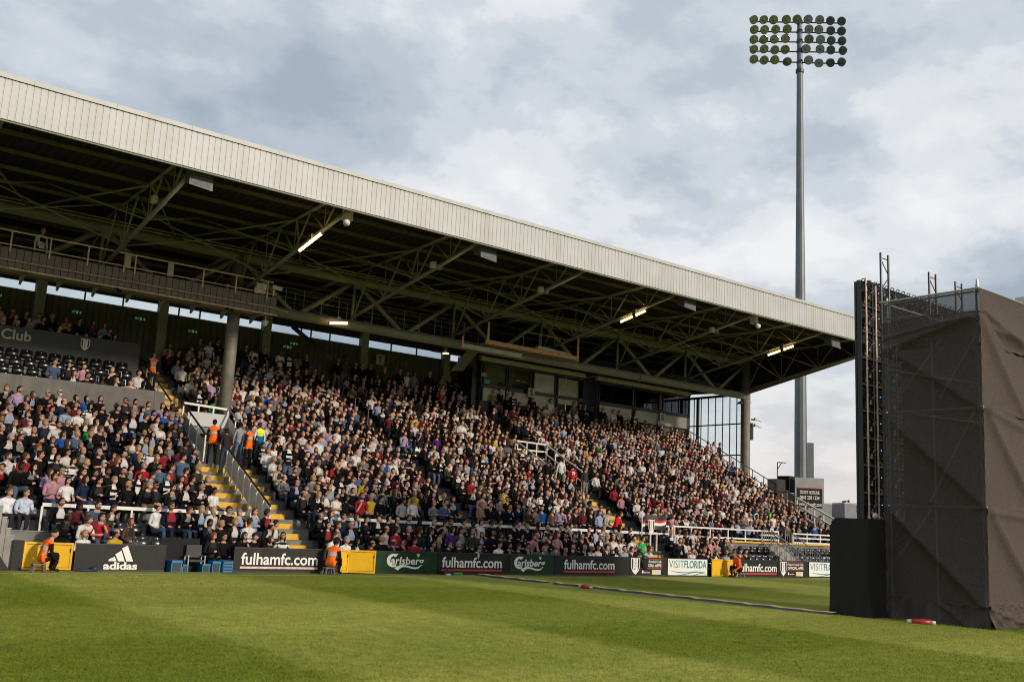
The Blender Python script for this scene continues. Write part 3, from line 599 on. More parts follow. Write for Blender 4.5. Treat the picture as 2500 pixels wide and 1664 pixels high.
# back wall with a strip of high windows
YW = 48.4
bw = part('back_wall', MB().box(X0 - 3, 34.5, YW + 0.12, YW + 0.2, 7.5, 11.16), 'wall_cladding', stand)
x = X0 - 2
while x < 34.0:
    part('cladding_sheet', MB().prism([(0.0 + x, YW + 0.1), (x + 0.03, YW + 0.1), (x + 0.06, YW + 0.06), (x + 0.27, YW + 0.06), (x + 0.3, YW + 0.1), (x + 0.3, YW + 0.119), (x, YW + 0.119)], 2, 7.6, 11.15), 'wall_cladding', bw); x += 0.302
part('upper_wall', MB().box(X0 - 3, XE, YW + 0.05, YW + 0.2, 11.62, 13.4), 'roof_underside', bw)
part('sill', MB().box(X0 - 3, 34.5, YW + 0.02, YW + 0.16, 11.165, 11.21), 'green_steel', bw)
posts = [on_y(u, v, YW).x for u, v in ((-40, 690), (97, 720), (396, 765), (648, 810), (886, 850), (1086, 880))]
for x in posts: part('post', MB().box(x - 0.22, x + 0.22, YW - 0.25, YW + 0.11, 7.5, 12.6), 'green_steel', bw)
mull = [on_y(u, v, YW).x for u, v in ((208, 725), (301, 742), (437, 768), (488, 778), (736, 815), (760, 820), (806, 828), (956, 850), (1018, 862))]
for x in mull: part('mullion', MB().box(x - 0.035, x + 0.035, YW + 0.02, YW + 0.09, 11.215, 11.6), 'black_steel', bw)
xs = sorted(posts + mull)
for a, b in zip(xs[:-1], xs[1:]): part('pane', MB().box(a + 0.04, b - 0.04, YW + 0.06, YW + 0.066, 11.215, 11.6), 'glass', bw)
part('stair_brace', MB().bar(on_y(714, 797, 47.6), on_y(812, 878, 46.4), 0.16, 0.22), 'black_steel', bw)
for u0, u1, v in ((174, 200, 760), (328, 356, 776), (458, 482, 807), (690, 712, 845), (706, 727, 837), (-20, 6, 718)):
    a, b = on_y(u0, v, 48.35), on_y(u1, v, 48.35)
    s = thing('exit_sign', f"green exit arrow sign on the back wall{' ' + {174: 'left of two above club wall', 328: 'right of two above club wall', 458: 'just right of the big column', 690: 'lower of two beside the roof post', 706: 'upper of two beside the roof post', -20: 'cut by the left frame edge'}[u0]}", 'sign', (a.x, 48.3, a.z), 'green exit signs on the back wall')
    part('plate', MB().box(a.x, b.x, 48.30, 48.33, a.z - 0.11, a.z + 0.11), 'exit_green', s); w = b.x - a.x
    part('arrow', MB().prism([(a.x + w * 0.72, a.z - 0.02), (a.x + w * 0.84, a.z - 0.02), (a.x + w * 0.84, a.z - 0.08), (a.x + w * 0.96, a.z), (a.x + w * 0.84, a.z + 0.08), (a.x + w * 0.84, a.z + 0.02), (a.x + w * 0.72, a.z + 0.02)], 1, 48.292, 48.297), 'exit_letter', s)
    part('pictogram', MB().box(a.x + w * 0.45, a.x + w * 0.62, 48.292, 48.297, a.z - 0.07, a.z + 0.07), 'exit_letter', s); lettering('EXIT', a.x + 0.04 * w, a.x + 0.38 * w, a.z - 0.05, a.z + 0.05, 48.295, 'exit_letter', s, 0.02)
def block_sign(ch, u, v, y, w, label):
    c = on_y(u, v, y); s = thing('block_sign', label, 'sign', c, 'square block letter signs')
    part('plate', MB().box(c.x - w / 2, c.x + w / 2, y - 0.02, y + 0.02, c.z - w * 0.55, c.z + w * 0.55), 'cream_board', s); lettering(ch, c.x - w * 0.24, c.x + w * 0.24, c.z - w * 0.36, c.z + w * 0.36, y - 0.026, 'ink_black', s, 0.03)
block_sign('T', 928, 878, 48.3, 0.52, 'cream square sign with letter T on the back wall')
block_sign('S', 1297, 958, 46.3, 0.5, 'cream square S sign on the nearer glass box')
block_sign('S', 1617, 1018, 46.3, 0.5, 'cream square S sign on the farther glass box')

# glazed boxes at the back right
def viewing_box(label, xa, xb, bays, panels, band_to):
    t = part('viewing_box', MB().box(xa + 0.05, xb - 0.05, 48.2, 48.3, 8.0, 11.4), 'room_wall', stand)
    part('floor', MB().box(xa, xb, 46.75, 48.19, 8.9, 9.0), 'concrete', t); part('ceiling', MB().box(xa, xb, 46.72, 48.5, 11.42, 11.5), 'room_wall', t)
    part('side_wall', MB().box(xa - 0.03, xa + 0.04, 46.6, 48.19, 7.0, 11.4), 'wall_dark', t); part('side_wall', MB().box(xb - 0.04, xb + 0.03, 46.6, 48.19, 7.0, 11.4), 'wall_dark', t)
    part('fascia', MB().box(xa - 0.1, band_to, 46.45, 46.70, 11.16, 11.41), 'fascia_yellow', t)
    part('base', MB().box(xa + 0.05, xb - 0.05, 46.60, 46.70, 6.9, 8.80), 'brick', t)
    part('head', MB().box(xa + 0.05, xb - 0.05, 46.56, 46.66, 10.98, 11.155), 'black_steel', t); part('transom', MB().box(xa + 0.05, xb - 0.05, 46.53, 46.63, 9.62, 9.84), 'black_steel', t)
    part('sill', MB().box(xa + 0.05, xb - 0.05, 46.53, 46.66, 8.80, 8.86), 'black_steel', t)
    for a, b, kind in bays:
        if kind == 'glass': part('window', MB().box(a, b, 46.585, 46.595, 9.845, 10.978), 'glass_dark', t)
        elif kind == 'blind': part('blind', MB().box(a, b, 46.60, 46.62, 9.845, 10.978), 'grey_panel', t); 
        else: part('blank_panel', MB().box(a, b, 46.56, 46.60, 9.30, 10.90), 'cream_board', t)
        part('jamb', MB().box(b + 0.002, b + 0.09, 46.53, 46.66, 8.87, 11.15), 'black_steel', t)
        part('jamb', MB().box(a - 0.06, a - 0.002, 46.53, 46.66, 8.87, 11.15), 'black_steel', t)
    for a, b in panels: part('lower_panel', MB().box(a, b, 46.54, 46.58, 8.865, 9.61), 'cream_board', t)
    # desks and monitors inside
    part('desk', MB().box(xa + 0.3, xb - 0.3, 46.9, 47.4, 9.75, 9.8), 'grey_panel', t)
    for i in range(4):
        x = xa + 0.7 + i * 1.1
        if x < xb - 0.6: part('monitor', MB().box(x, x + 0.45, 47.2, 47.24, 9.81, 10.15), 'black_steel', t)
    return t
def y46(u): return on_y(u, 940, 46.6).x
X1a, X1b = y46(1172), y46(1424)
vb = viewing_box('a', X1a, X1b, [(y46(1179), y46(1234), 'glass'), (y46(1241), y46(1292), 'glass'), (y46(1303), y46(1353), 'blind'), (y46(1362), y46(1410), 'panel')],
            [(y46(1177), y46(1232)), (y46(1238), y46(1290)), (y46(1302), y46(1352))], X1b + 0.05)
part('notice', MB().box(y46(1180), y46(1193), 46.50, 46.52, 9.86, 10.1), 'turquoise', vb); part('notice', MB().box(y46(1169), y46(1183), 46.40, 46.44, 10.22, 10.45), 'cream_board', vb)
X2a = y46(1459)
viewing_box('b', X2a, XE - 0.1, [(y46(1464), y46(1543), 'glass'), (y46(1552), y46(1609), 'glass'), (y46(1620), y46(1682), 'glass')], [(y46(1463), y46(1542)), (y46(1551), y46(1682))], XE)
part('soffit', MB().box(X1a - 2.5, XE, 42.6, 48.2, 11.52, 11.6), 'roof_underside', stand)
part('stair_flight', MB().hexa([on_y(1100, 905, 45.9), on_y(1130, 905, 45.9), on_y(1130, 905, 46.3), on_y(1100, 905, 46.3), on_y(1143, 850, 45.9), on_y(1175, 850, 45.9), on_y(1175, 850, 46.3), on_y(1143, 850, 46.3)]), 'green_steel', stand)
# filler wall between left back wall and boxes
part('end_post', MB().box(33.5, 33.9, 46.8, 48.4, 6.8, 11.5), 'black_steel', stand)

# glazed end wall
ew = part('end_wall', MB().box(XE - 0.03, XE + 0.08, 42.0, 48.2, 10.9, 11.05), 'black_steel', stand)
ys = [on_x(u, 1000, XE).y for u in (1821 - 6, 1799, 1782, 1764.5, 1747, 1729.5, 1712, 1695, 1683)]
for y in ys: part('mullion', MB().box(XE - 0.03, XE + 0.03, y - 0.02, y + 0.02, 4.5, 10.89), 'black_steel', ew)
part('post', MB().box(XE - 0.08, XE + 0.08, on_x(1704, 1000, XE).y - 0.08, on_x(1704, 1000, XE).y + 0.08, 4.5, 10.89), 'black_steel', ew)
for z in (9.05, 7.0): part('transom', MB().box(XE - 0.04, XE + 0.04, 42.0, 48.0, z - 0.04, z + 0.04), 'black_steel', ew)
yy = sorted(ys)
for a, b in zip(yy[:-1], yy[1:]):
    for z0, z1 in ((4.5, 6.94), (7.06, 8.99), (9.11, 10.88)): part('pane', MB().box(XE - 0.006, XE + 0.006, a + 0.05, b - 0.05, z0, z1), 'frosted', ew)

# ------------------------------------------------------------------ railings (each one a thing)
def rail_thing(label, rails, posts, m, w=0.06, h=0.06, panels=(), pm='grey_panel', group=None, capm=None):
    a = rails[0][0]; t = thing('railing', label, 'railing', a, group)
    for i, (p, q) in enumerate(rails): part('rail', MB().bar(p, q, w, h), capm if (capm and i == 0) else m, t)
    for p, q in posts: part('post', MB().bar(p, q, w * 0.85, w * 0.85), m, t)
    for pts in panels:
        mb = MB(); mb.quad(*pts); n = len(mb.v); nrm = Vector((0.012, 0, 0)) if abs(Vector(pts[0]).x - Vector(pts[1]).x) < 0.01 else Vector((0, 0.012, 0))
        part('panel', MB().hexa([Vector(p) for p in pts] + [Vector(p) + nrm for p in pts]), pm, t)
    return t
def V(x, y, z): return Vector((x, y, z))
YR = 33.12
def front_rail(label, xa, xb, z, n):
    return rail_thing(label, [(V(xa, YR, z), V(xb, YR, z))], [(V(xa + (xb - xa) * i / n, YR, 0.97), V(xa + (xb - xa) * i / n, YR, z - 0.05)) for i in range(n + 1)], 'white_steel', 0.07, 0.11, group='white front rails between the lower and upper rows')
front_rail('white front rail above the first yellow gate and adidas board', on_y(104, 1228, YR).x, on_y(612, 1254, YR).x, 1.80, 5)
front_rail('long white front rail behind the green boards', on_y(785, 1262, YR).x, on_y(1603, 1304, YR).x, 1.78, 11)
def ladder_rail(label, xa, xb, zt, zb, n, mids=()):
    return rail_thing(label, [(V(xa, YR, zt), V(xb, YR, zt)), (V(xa, YR, zb), V(xb, YR, zb))] + [(V(a, YR, z), V(b, YR, z)) for a, b, z in mids],
                      [(V(xa + (xb - xa) * i / n, YR, 1.22), V(xa + (xb - xa) * i / n, YR, zt - 0.04)) for i in range(n + 1)], 'white_steel', 0.075, 0.075, group='white ladder rails on the right walkway')
xr0, xr1 = on_y(1641, 1284, YR).x, on_y(1900, 1297, YR).x
ladder_rail('white ladder rail left of the stair gap', xr0, xr1, 2.16, 1.72, 6, [(xr1 - 1.5, xr1, 1.95)])
ladder_rail('short white rail section beside the club flag', on_y(1588, 1288, YR).x, on_y(1632, 1290, YR).x, 2.14, 1.78, 1)
ladder_rail('white ladder rail right of the stair gap', on_y(1936, 1301, YR).x, 51.3, 2.10, 1.64, 5, [(on_y(1936, 1301, YR).x, 51.3, 1.88)])
for x, lb in ((on_y(1632, 1290, YR).x + 0.35, 'tall cream post between the two white rails'), (on_y(1937, 1300, YR).x - 0.1, 'cream post at the right side of the stair gap')):
    solid('rail_post', MB().box(x - 0.06, x + 0.06, YR - 0.06, YR + 0.06, 1.0, 2.12), 'cream_board', lb, 'post')

def raked(x, ya, yb, h): return V(x, ya, 0.5 * (ya - 30.97) + h), V(x, yb, 0.5 * (yb - 30.97) + h)
def raked_rail(label, x, ya, yb, h, lows, n, m, panel=None, capm=None, w=0.055, pm='grey_panel', foot=0.0):
    rails = [raked(x, ya, yb, h)] + [raked(x, ya, yb, q) for q in lows]
    posts = []
    for i in range(n + 1):
        y = ya + (yb - ya) * i / n; z = 0.5 * (y - 30.97); posts.append((V(x, y, z + foot), V(x, y, z + h - 0.03)))
    pn = []
    if panel:
        a, b = raked(x + 0.03, ya, yb, panel[0]); c, d = raked(x + 0.03, ya, yb, panel[1]); pn = [(a, b, d, c)]
    return rail_thing(label, rails, posts, m, w, w, pn, pm, 'stair railings on the seating', capm)
a, b = VOMS[0]
raked_rail('tall black stair rail climbing beside the empty club seats', 14.25, 41.3, 45.8, 1.05, (0.55,), 5, 'black_steel', panel=(0.0, 0.55), pm='grey_wall')
raked_rail('white rail with grey panel and black cap left of the stair opening', a, 38.4, 41.2, 1.06, (), 3, 'white_steel', panel=(0.12, 0.70), capm='black_steel')
raked_rail('white rail with grey panel right of the stair opening', b, 38.4, 41.2, 1.06, (), 3, 'white_steel', panel=(0.12, 0.70), capm='grey_steel')
raked_rail('long grey panel rail with black cap down the middle of the yellow steps', 15.30, 33.1, 37.4, 1.04, (), 7, 'white_steel', panel=(0.14, 0.92), capm='black_steel')
rail_thing('white rail across the top of the left stair opening', [(V(a, 41.2, 6.20), V(b, 41.2, 6.12))], [(V(a + (b - a) * i / 3, 41.2, 5.28), V(a + (b - a) * i / 3, 41.2, 6.12)) for i in range(4)], 'white_steel', 0.07, 0.09, group='white rails over the stair openings')
a, b = VOMS[1]
rail_thing('white barred rail across the top of the right stair opening', [(V(a, 41.15, 6.18), V(b, 41.15, 6.14)), (V(a, 41.15, 5.75), V(b, 41.15, 5.75)), (V(a, 41.15, 5.34), V(b, 41.15, 5.34))], [(V(a + (b - a) * i / 3, 41.15, 5.3), V(a + (b - a) * i / 3, 41.15, 6.12)) for i in range(4)], 'white_steel', 0.07, 0.08, group='white rails over the stair openings')
raked_rail('white slanting rail left of the right stair opening', a, 38.2, 41.1, 1.06, (0.55,), 4, 'white_steel', w=0.06)
raked_rail('white slanting rail right of the right stair opening', b, 38.2, 41.1, 1.06, (0.55,), 4, 'white_steel', w=0.06)
raked_rail('grey end rail up the right edge of the seating', XE - 0.35, 33.0, 47.0, 1.04, (0.55, 0.10), 16, 'grey_steel', w=0.05)
raked_rail('second tall dark rail in the middle of the upper seats', on_y(880, 1000, 44).x, 43.2, 46.0, 1.05, (0.5,), 2, 'black_steel', w=0.05)
# crowd barriers around the pitch side stair
st = thing('pitch_stair', 'concrete stair with grey barred barriers between the two blocks of empty seats', 'stair', (43.5, 31.8, 0))
for k in range(7): part('step', MB().box(42.75, 44.35, 30.85 + 0.31 * k, 31.17 + 0.31 * k, -0.2, 0.08 + 0.215 * k), 'concrete_pale', st)
def barrier(label, p, q, h=1.0, sp=0.16):
    p, q = Vector(p), Vector(q); t = thing('barrier', label, 'barrier', p, 'grey barred barriers at the pitch side stair'); up = V(0, 0, h)
    part('rail', MB().tube(p + up, q + up, 0.025).tube(p + V(0, 0, 0.1), q + V(0, 0, 0.1), 0.02), 'grey_steel', t)
    n = max(2, int((q - p).length / sp))
    for i in range(n + 1): r = p + (q - p) * i / n; part('bar', MB().tube(r + V(0, 0, 0.1), r + up, 0.014 if 0 < i < n else 0.025, 5), 'grey_steel', t)
barrier('grey barred barrier left of the pitch side stair', (42.66, 30.9, 0.1), (42.66, 33.0, 1.35)); barrier('grey barred barrier right of the pitch side stair', (44.42, 30.9, 0.1), (44.42, 33.0, 1.35))
barrier('grey barred barrier in front of the right empty seats', (44.5, 30.75, 0.05), (46.8, 30.75, 0.05), 0.95); barrier('low grey barrier running behind the far white board', (46.9, 30.75, 0.0), (51.5, 30.75, 0.0), 0.85, 0.22)
rail_thing('plain grey handrail sloping down over the pitch side stair', [(V(43.4, 33.1, 2.2), V(43.4, 30.9, 0.9)), (V(43.4, 33.1, 1.8), V(43.4, 30.9, 0.5))], [(V(43.4, 33.1, 1.4), V(43.4, 33.1, 2.2)), (V(43.4, 30.9, 0.0), V(43.4, 30.9, 0.9))], 'grey_steel', 0.05, 0.05)

# ------------------------------------------------------------------ camera gantry hung from the truss, left
YG = 40.3
gt = thing('camera_gantry', 'brown clad camera gantry with cream handrail hanging under the roof at the left', 'gantry', (8, YG, 10.4))
GX = 18.02
part('floor', MB().box(-1, GX, YG + 0.05, 42.3, 10.52, 10.60), 'green_steel', gt)
part('underside', MB().hexa([(-1, YG + 0.03, 10.36), (GX, YG + 0.03, 10.36), (GX, YT, 10.52), (-1, YT, 10.52), (-1, YG + 0.03, 10.40), (GX, YG + 0.03, 10.40), (GX, YT, 10.54), (-1, YT, 10.54)]), 'fascia_yellow', gt)
for i in range(14): x = GX - 0.6 - 1.35 * i; part('bracket', MB().prism([(YG + 0.05, 10.35), (YT - 0.25, 10.42), (YT - 0.25, 10.05), (YG + 0.5, 10.33)], 0, x - 0.04, x + 0.04), 'green_steel', gt)
cm = mesh_of('cladding_panel', MB().box(0.012, 0.258, 0, 0.03, 10.42, 11.16), 'brown_cladding'); x = GX - 0.27; n = 0
while x > 3.5: link('cladding_panel', cm, gt, V(x, YG + random.uniform(-0.006, 0.006), 0) - base_of(gt)); x -= 0.27
part('cladding_end', MB().box(GX, GX + 0.03, YG, 41.2, 10.42, 11.18), 'brown_cladding', gt); part('backing', MB().box(-1, GX, YG + 0.034, YG + 0.05, 10.41, 11.17), 'ink_black', gt)
part('edge_rail', MB().tube((-1, YG - 0.12, 10.66), (GX, YG - 0.12, 10.66), 0.018).tube((GX, YG - 0.12, 10.66), (GX + 0.65, YG + 0.1, 10.62), 0.018), 'warm_rail', gt)
part('bottom_rail', MB().bar((-1, YG - 0.03, 10.37), (GX + 0.1, YG - 0.03, 10.37), 0.05, 0.05), 'warm_rail', gt)
part('handrail', MB().bar((-1, YG - 0.02, 11.80), (GX - 0.2, YG - 0.02, 11.80), 0.055, 0.055), 'warm_rail', gt); part('lower_rail', MB().bar((-1, YG - 0.02, 11.27), (GX, YG - 0.02, 11.27), 0.035, 0.035), 'warm_rail', gt)
for u in (-40, 20, 118, 213, 304, 331, 500, 581, 659): x = on_y(u, 640, YG).x; part('rail_post', MB().bar((x, YG - 0.03, 11.0), (x, YG - 0.02, 11.77), 0.05, 0.05), 'warm_rail', gt)
for u in (308, 415): x = on_y(u, 660, YG).x; part('plate', MB().box(x - 0.12, x + 0.12, YG - 0.09, YG - 0.055, 11.2, 11.78), 'cream_board', gt)
cc = thing('floodlight_box', 'cream box lamp on the right end of the camera gantry', 'lamp', on_y(637, 700, YG - 0.1)); p = on_y(637, 700, YG - 0.1)
part('housing', MB().box(p.x - 0.25, p.x + 0.2, p.y - 0.15, p.y + 0.1, p.z - 0.1, p.z + 0.13), 'white_steel', cc); part('bracket', MB().box(p.x - 0.28, p.x + 0.23, p.y - 0.02, p.y + 0.02, p.z - 0.3, p.z - 0.1), 'warm_rail', cc)
p = on_y(670, 705, YG - 0.15); cc = thing('cctv_camera', 'white camera housing at the right end of the gantry rail', 'camera', p)
part('housing', MB().hexa([p + V(-0.1, -0.08, 0.0), p + V(0.32, -0.08, -0.04), p + V(0.32, 0.08, -0.04), p + V(-0.1, 0.08, 0), p + V(-0.1, -0.08, 0.15), p + V(0.36, -0.08, 0.11), p + V(0.36, 0.08, 0.11), p + V(-0.1, 0.08, 0.15)]), 'white_steel', cc); part('mount', MB().bar(p + V(-0.02, 0, -0.35), p + V(-0.02, 0, 0), 0.05, 0.05), 'white_steel', cc)
p = on_y(647, 790, YG + 0.4); cc = thing('dome_camera', 'white dome camera hanging on a pole below the gantry end', 'camera', p)
part('pole', MB().tube(p, p + V(0, 0, 0.75), 0.03), 'cream_board', cc); part('dome', MB().ball(p, 0.12, 0.12, 0.12, 10, 6), 'white_steel', cc, smooth=True); part('collar', MB().tube(p + V(0, 0, 0.05), p + V(0, 0, 0.12), 0.14, 10), 'white_steel', cc)
# open catwalk inside the truss and the timber edged platform
cw = thing('catwalk', 'thin railed steel catwalk inside the roof truss right of the gantry', 'catwalk', (24, 42.2, 10.9))
part('deck', MB().box(18.1, 30.5, 41.85, 42.9, 11.05, 11.12), 'green_steel', cw)
for z in (12.1, 11.65): part('rail', MB().tube((18.1, 41.95, z), (30.5, 41.95, z), 0.018, 5).tube((18.1, 42.85, z), (30.5, 42.85, z), 0.018, 5), 'grey_steel', cw)
for i in range(14): x = 18.3 + i * 0.92; part('rail_post', MB().tube((x, 41.95, 11.1), (x, 41.95, 12.1), 0.018, 5), 'grey_steel', cw)
for i in range(9): x = 18.7 + i * 1.4; part('rail_post', MB().tube((x, 42.85, 11.1), (x, 42.85, 12.1), 0.018, 5), 'grey_steel', cw)
pf = thing('camera_platform', 'timber edged camera platform hanging below the middle of the truss', 'platform', (32.5, 40.4, 10.7)); YP = 40.4
q = [on_y(u, v, YP) for u, v in ((1188, 829), (1315, 856), (1411, 876), (1197, 785), (1411, 826))]
zt = q[0].z
part('deck', MB().box(q[0].x, q[2].x, YP + 0.03, 41.6, zt - 0.2, zt - 0.14), 'green_steel', pf); part('edge_board', MB().box(q[0].x - 0.05, q[2].x + 0.05, YP, YP + 0.04, zt - 0.2, zt + 0.02), 'wood', pf)
part('post', MB().box(q[0].x + 0.02, q[0].x + 0.16, YP - 0.02, YP - 0.003, zt - 0.1, zt + 0.95), 'wood', pf); part('post', MB().box(q[2].x - 0.1, q[2].x + 0.04, YP - 0.02, YP - 0.003, zt - 0.25, zt + 1.05), 'wood', pf)
part('lower_board', MB().box(q[0].x - 1.3, q[0].x + 2.6, YP + 0.35, YP + 0.42, zt - 0.55, zt - 0.32), 'cream_board', pf); part('post', MB().box(q[0].x - 1.3, q[0].x - 1.2, YP + 0.3, YP + 0.345, zt - 0.5, zt + 0.05), 'wood', pf)
part('handrail', MB().tube((q[1].x - 0.6, YP + 0.6, zt + 0.95), (q[2].x - 0.4, YP + 0.6, zt + 0.95), 0.02), 'warm_rail', pf)
for s in (-0.6, 0.5, 1.6): part('rail_post', MB().tube((q[1].x + s, YP + 0.6, zt - 0.14), (q[1].x + s, YP + 0.6, zt + 0.95), 0.02), 'grey_steel', pf)
solid('equipment_case', MB().box(q[1].x + 1.3, q[1].x + 1.6, YP + 0.7, YP + 1.0, zt - 0.13, zt + 0.45), 'wood', 'small brown case standing on the timber edged platform', 'case')
solid('folded_tarpaulin', MB().hexa([(q[1].x - 0.1, YP - 0.03, zt + 0.03), (q[2].x - 0.5, YP - 0.03, zt + 0.03), (q[2].x - 0.5, YP + 0.3, zt + 0.03), (q[1].x - 0.1, YP + 0.3, zt + 0.03), (q[1].x, YP, zt + 0.2), (q[2].x - 0.6, YP, zt + 0.1), (q[2].x - 0.6, YP + 0.2, zt + 0.13), (q[1].x, YP + 0.2, zt + 0.22)]), 'grey_panel', 'grey folded sheet lying on the platform edge', 'sheet')

# loudspeakers, lamps and small fittings under the roof edge
def speaker(u, v, label, s=0.5):
    p = on_y(u, v + 4, 31.75); t = thing('loudspeaker', label, 'loudspeaker', p, 'loudspeakers under the roof edge')
    part('cabinet', MB().hexa([p + V(-s * .8, -s * .45, -s * .6), p + V(s * .8, -s * .45, -s * .75), p + V(s * .8, s * .5, -s * .4), p + V(-s * .8, s * .5, -s * .25), p + V(-s * .8, -s * .35, s * .5), p + V(s * .8, -s * .35, s * .38), p + V(s * .8, s * .5, s * .5), p + V(-s * .8, s * .5, s * .6)]), 'speaker_body', t)
    part('grille', MB().hexa([p + V(-s * .7, -s * .47, -s * .5), p + V(s * .7, -s * .47, -s * .63), p + V(s * .7, -s * .46, -s * .63), p + V(-s * .7, -s * .46, -s * .5), p + V(-s * .7, -s * .375, s * .42), p + V(s * .7, -s * .375, s * .32), p + V(s * .7, -s * .36, s * .32), p + V(-s * .7, -s * .36, s * .42)]), 'speaker_grille', t)
    part('bracket', MB().bar(p + V(0, 0, s * .5), p + V(0, 0.1, 1.1), 0.06, 0.06), 'grey_steel', t)
for u, v, l in ((487, 434, 'grey loudspeaker under the fascia above the camera gantry'), (1186, 612, 'grey loudspeaker under the fascia above the glass boxes'), (1677, 735, 'grey loudspeaker between the two right strip lights, cable beside it'), (2033, 830, 'grey loudspeaker nearest the roof end on the right')): speaker(u, v, l)
def horn(u, v, label):
    p = on_y(u, v, 31.9); t = thing('horn_speaker', label, 'horn speaker', p, 'white horns under the roof edge')
    part('box', MB().box(p.x - 0.02, p.x + 0.28, p.y, p.y + 0.3, p.z, p.z + 0.6), 'white_steel', t); part('horn', MB().tube(p + V(-0.05, -0.05, -0.05), p + V(-0.15, -0.35, -0.25), 0.06, 12, 0.13), 'white_steel', t, smooth=True)
    part('bracket', MB().bar(p + V(0.1, 0.1, 0.6), p + V(0.1, 0.1, 1.1), 0.06, 0.06), 'grey_steel', t)
horn(845, 535, 'white box and horn above the left strip light'); horn(1843, 788, 'white box and horn above the right strip light')
for u, v, x, l in ((384, 489, 10.875, 'small twin spot lamp on the rafter above the gantry'), (1063, 648, 22.625, 'small twin spot lamp on the rafter above the catwalk'), (1325, 708, 28.5, 'small twin spot lamp on the rafter in mid roof'), (1742, 806, 40.25, 'small twin spot lamp on the rafter left of the right strip light')):
    p = on_x(u, v, x - 0.1); t = thing('spot_lamp', l, 'lamp', p, 'spot lamps on the rafters')
    part('lamp_head', MB().box(p.x - 0.2, p.x - 0.02, p.y - 0.1, p.y + 0.12, p.z - 0.12, p.z + 0.14), 'white_steel', t); part('lamp_head', MB().box(p.x + 0.12, p.x + 0.3, p.y - 0.1, p.y + 0.12, p.z - 0.14, p.z + 0.1), 'grey_steel', t); part('bracket', MB().box(p.x - 0.05, p.x + 0.15, p.y - 0.04, p.y + 0.3, p.z - 0.05, p.z + 0.05), 'grey_steel', t)
def strip(a, b, label, m='tube_light', r=0.055, gap=None):
    a, b = Vector(a), Vector(b); t = thing('strip_light', label, 'lamp', (a + b) / 2, 'lit strip lights')
    if gap: c = a.lerp(b, 0.55); d = a.lerp(b, 0.63); part('tube', MB().tube(a, c, r, 8).tube(d, b, r, 8), m, t); part('bracket', MB().box(c.x - 0.06, c.x + 0.1, c.y - 0.12, c.y + 0.1, c.z - 0.08, c.z + 0.32), 'grey_steel', t)
    else: part('tube', MB().tube(a, b, r, 8), m, t); c = a.lerp(b, 0.5); part('bracket', MB().box(c.x - 0.05, c.x + 0.05, c.y - 0.1, c.y + 0.1, c.z + 0.06, c.z + 0.3), 'grey_steel', t)
    part('end_cap', MB().tube(a - (b - a) * 0.03, a, r * 1.15).tube(b, b + (b - a) * 0.03, r * 1.15), 'grey_steel', t)
strip(on_x(732, 611, 16.2), on_x(786, 569, 16.2), 'glowing amber strip light above the gantry end'); strip(on_x(1516, 785, 34.2), on_x(1577, 758, 34.2), 'glowing amber strip light above the farther glass box', gap=1)
strip(on_x(1876, 866, 45.9), on_x(1938, 844, 45.9), 'glowing amber strip light near the roof end on the right', gap=1); strip(on_y(804, 788, 41.1), on_y(848, 789, 41.1), 'glowing amber strip light under the bottom truss tube')
strip(on_y(1080, 862, 46.0), on_y(1095, 863, 46.0), 'small greenish strip light left of the steel stair', 'tube_light_green', 0.04)
p = on_x(1807, 985, 51.0); t = thing('pendant_lamp', 'dark pendant lamp hanging before the glazed end wall', 'lamp', p); part('shade', MB().tube(p, p + V(0, 0, 0.14), 0.27, 12, 0.06), 'black_steel', t, smooth=True); part('cord', MB().tube(p + V(0, 0, 0.14), p + V(0, 0, 1.2), 0.012, 5), 'black_steel', t)
for v, l in ((1023, 'upper camera on the right roof column'), (1038, 'lower camera on the right roof column')):
    p = on_y(1845, v, 41.5); t = thing('cctv_camera', l, 'camera', p, 'cameras on the right column'); part('housing', MB().bar(p + V(-0.1, 0, 0.05), p + V(0.42, -0.12, -0.06), 0.14, 0.13), 'grey_steel', t); part('arm', MB().box(p.x - 0.45, p.x - 0.1, p.y - 0.03, p.y + 0.03, p.z - 0.1, p.z), 'black_steel', t)
solid('junction_box', MB().box(52.28, 52.5, 41.5, 41.75, 8.0, 9.1), 'black_steel', 'black box fixed behind the cameras on the right column', 'box')

# ------------------------------------------------------------------ floodlight mast
DM = 75.0
MBASE = at_d(1955.5, 1370, DM); MBASE.z = 0
mast = thing('floodlight_mast', 'tall grey floodlight mast with a grid of round lamps behind the stand end', 'floodlight', (MBASE.x, MBASE.y, -0.7))
def mast_z(v):
    lo, hi = 0.0, 70.0
    for _ in range(50):
        m = (lo + hi) / 2
        if px((MBASE.x, MBASE.y, m))[1] > v: lo = m
        else: hi = m
    return lo
ZT = mast_z(48); pp = F_PX / DM
zs = [(-0.7, 0.5), (mast_z(1030), 0.46), (mast_z(850), 0.42), (mast_z(480), 0.31), (mast_z(310), 0.27), (mast_z(166), 0.235), (ZT, 0.19)]
for (za, ra), (zb, rb) in zip(zs[:-1], zs[1:]): part('pole', MB().tube((MBASE.x, MBASE.y, za), (MBASE.x, MBASE.y, zb - 0.012), ra, 12, rb * 1.02), 'mast_steel', mast, smooth=False)
part('collar', MB().tube((MBASE.x, MBASE.y, mast_z(178)), (MBASE.x, MBASE.y, mast_z(170)), 0.33, 12), 'black_steel', mast)
AX = Vector((RC[0, 0], RC[0, 1], 0)).normalized(); AF = Vector((-MBASE.x, -MBASE.y, 0)).normalized()
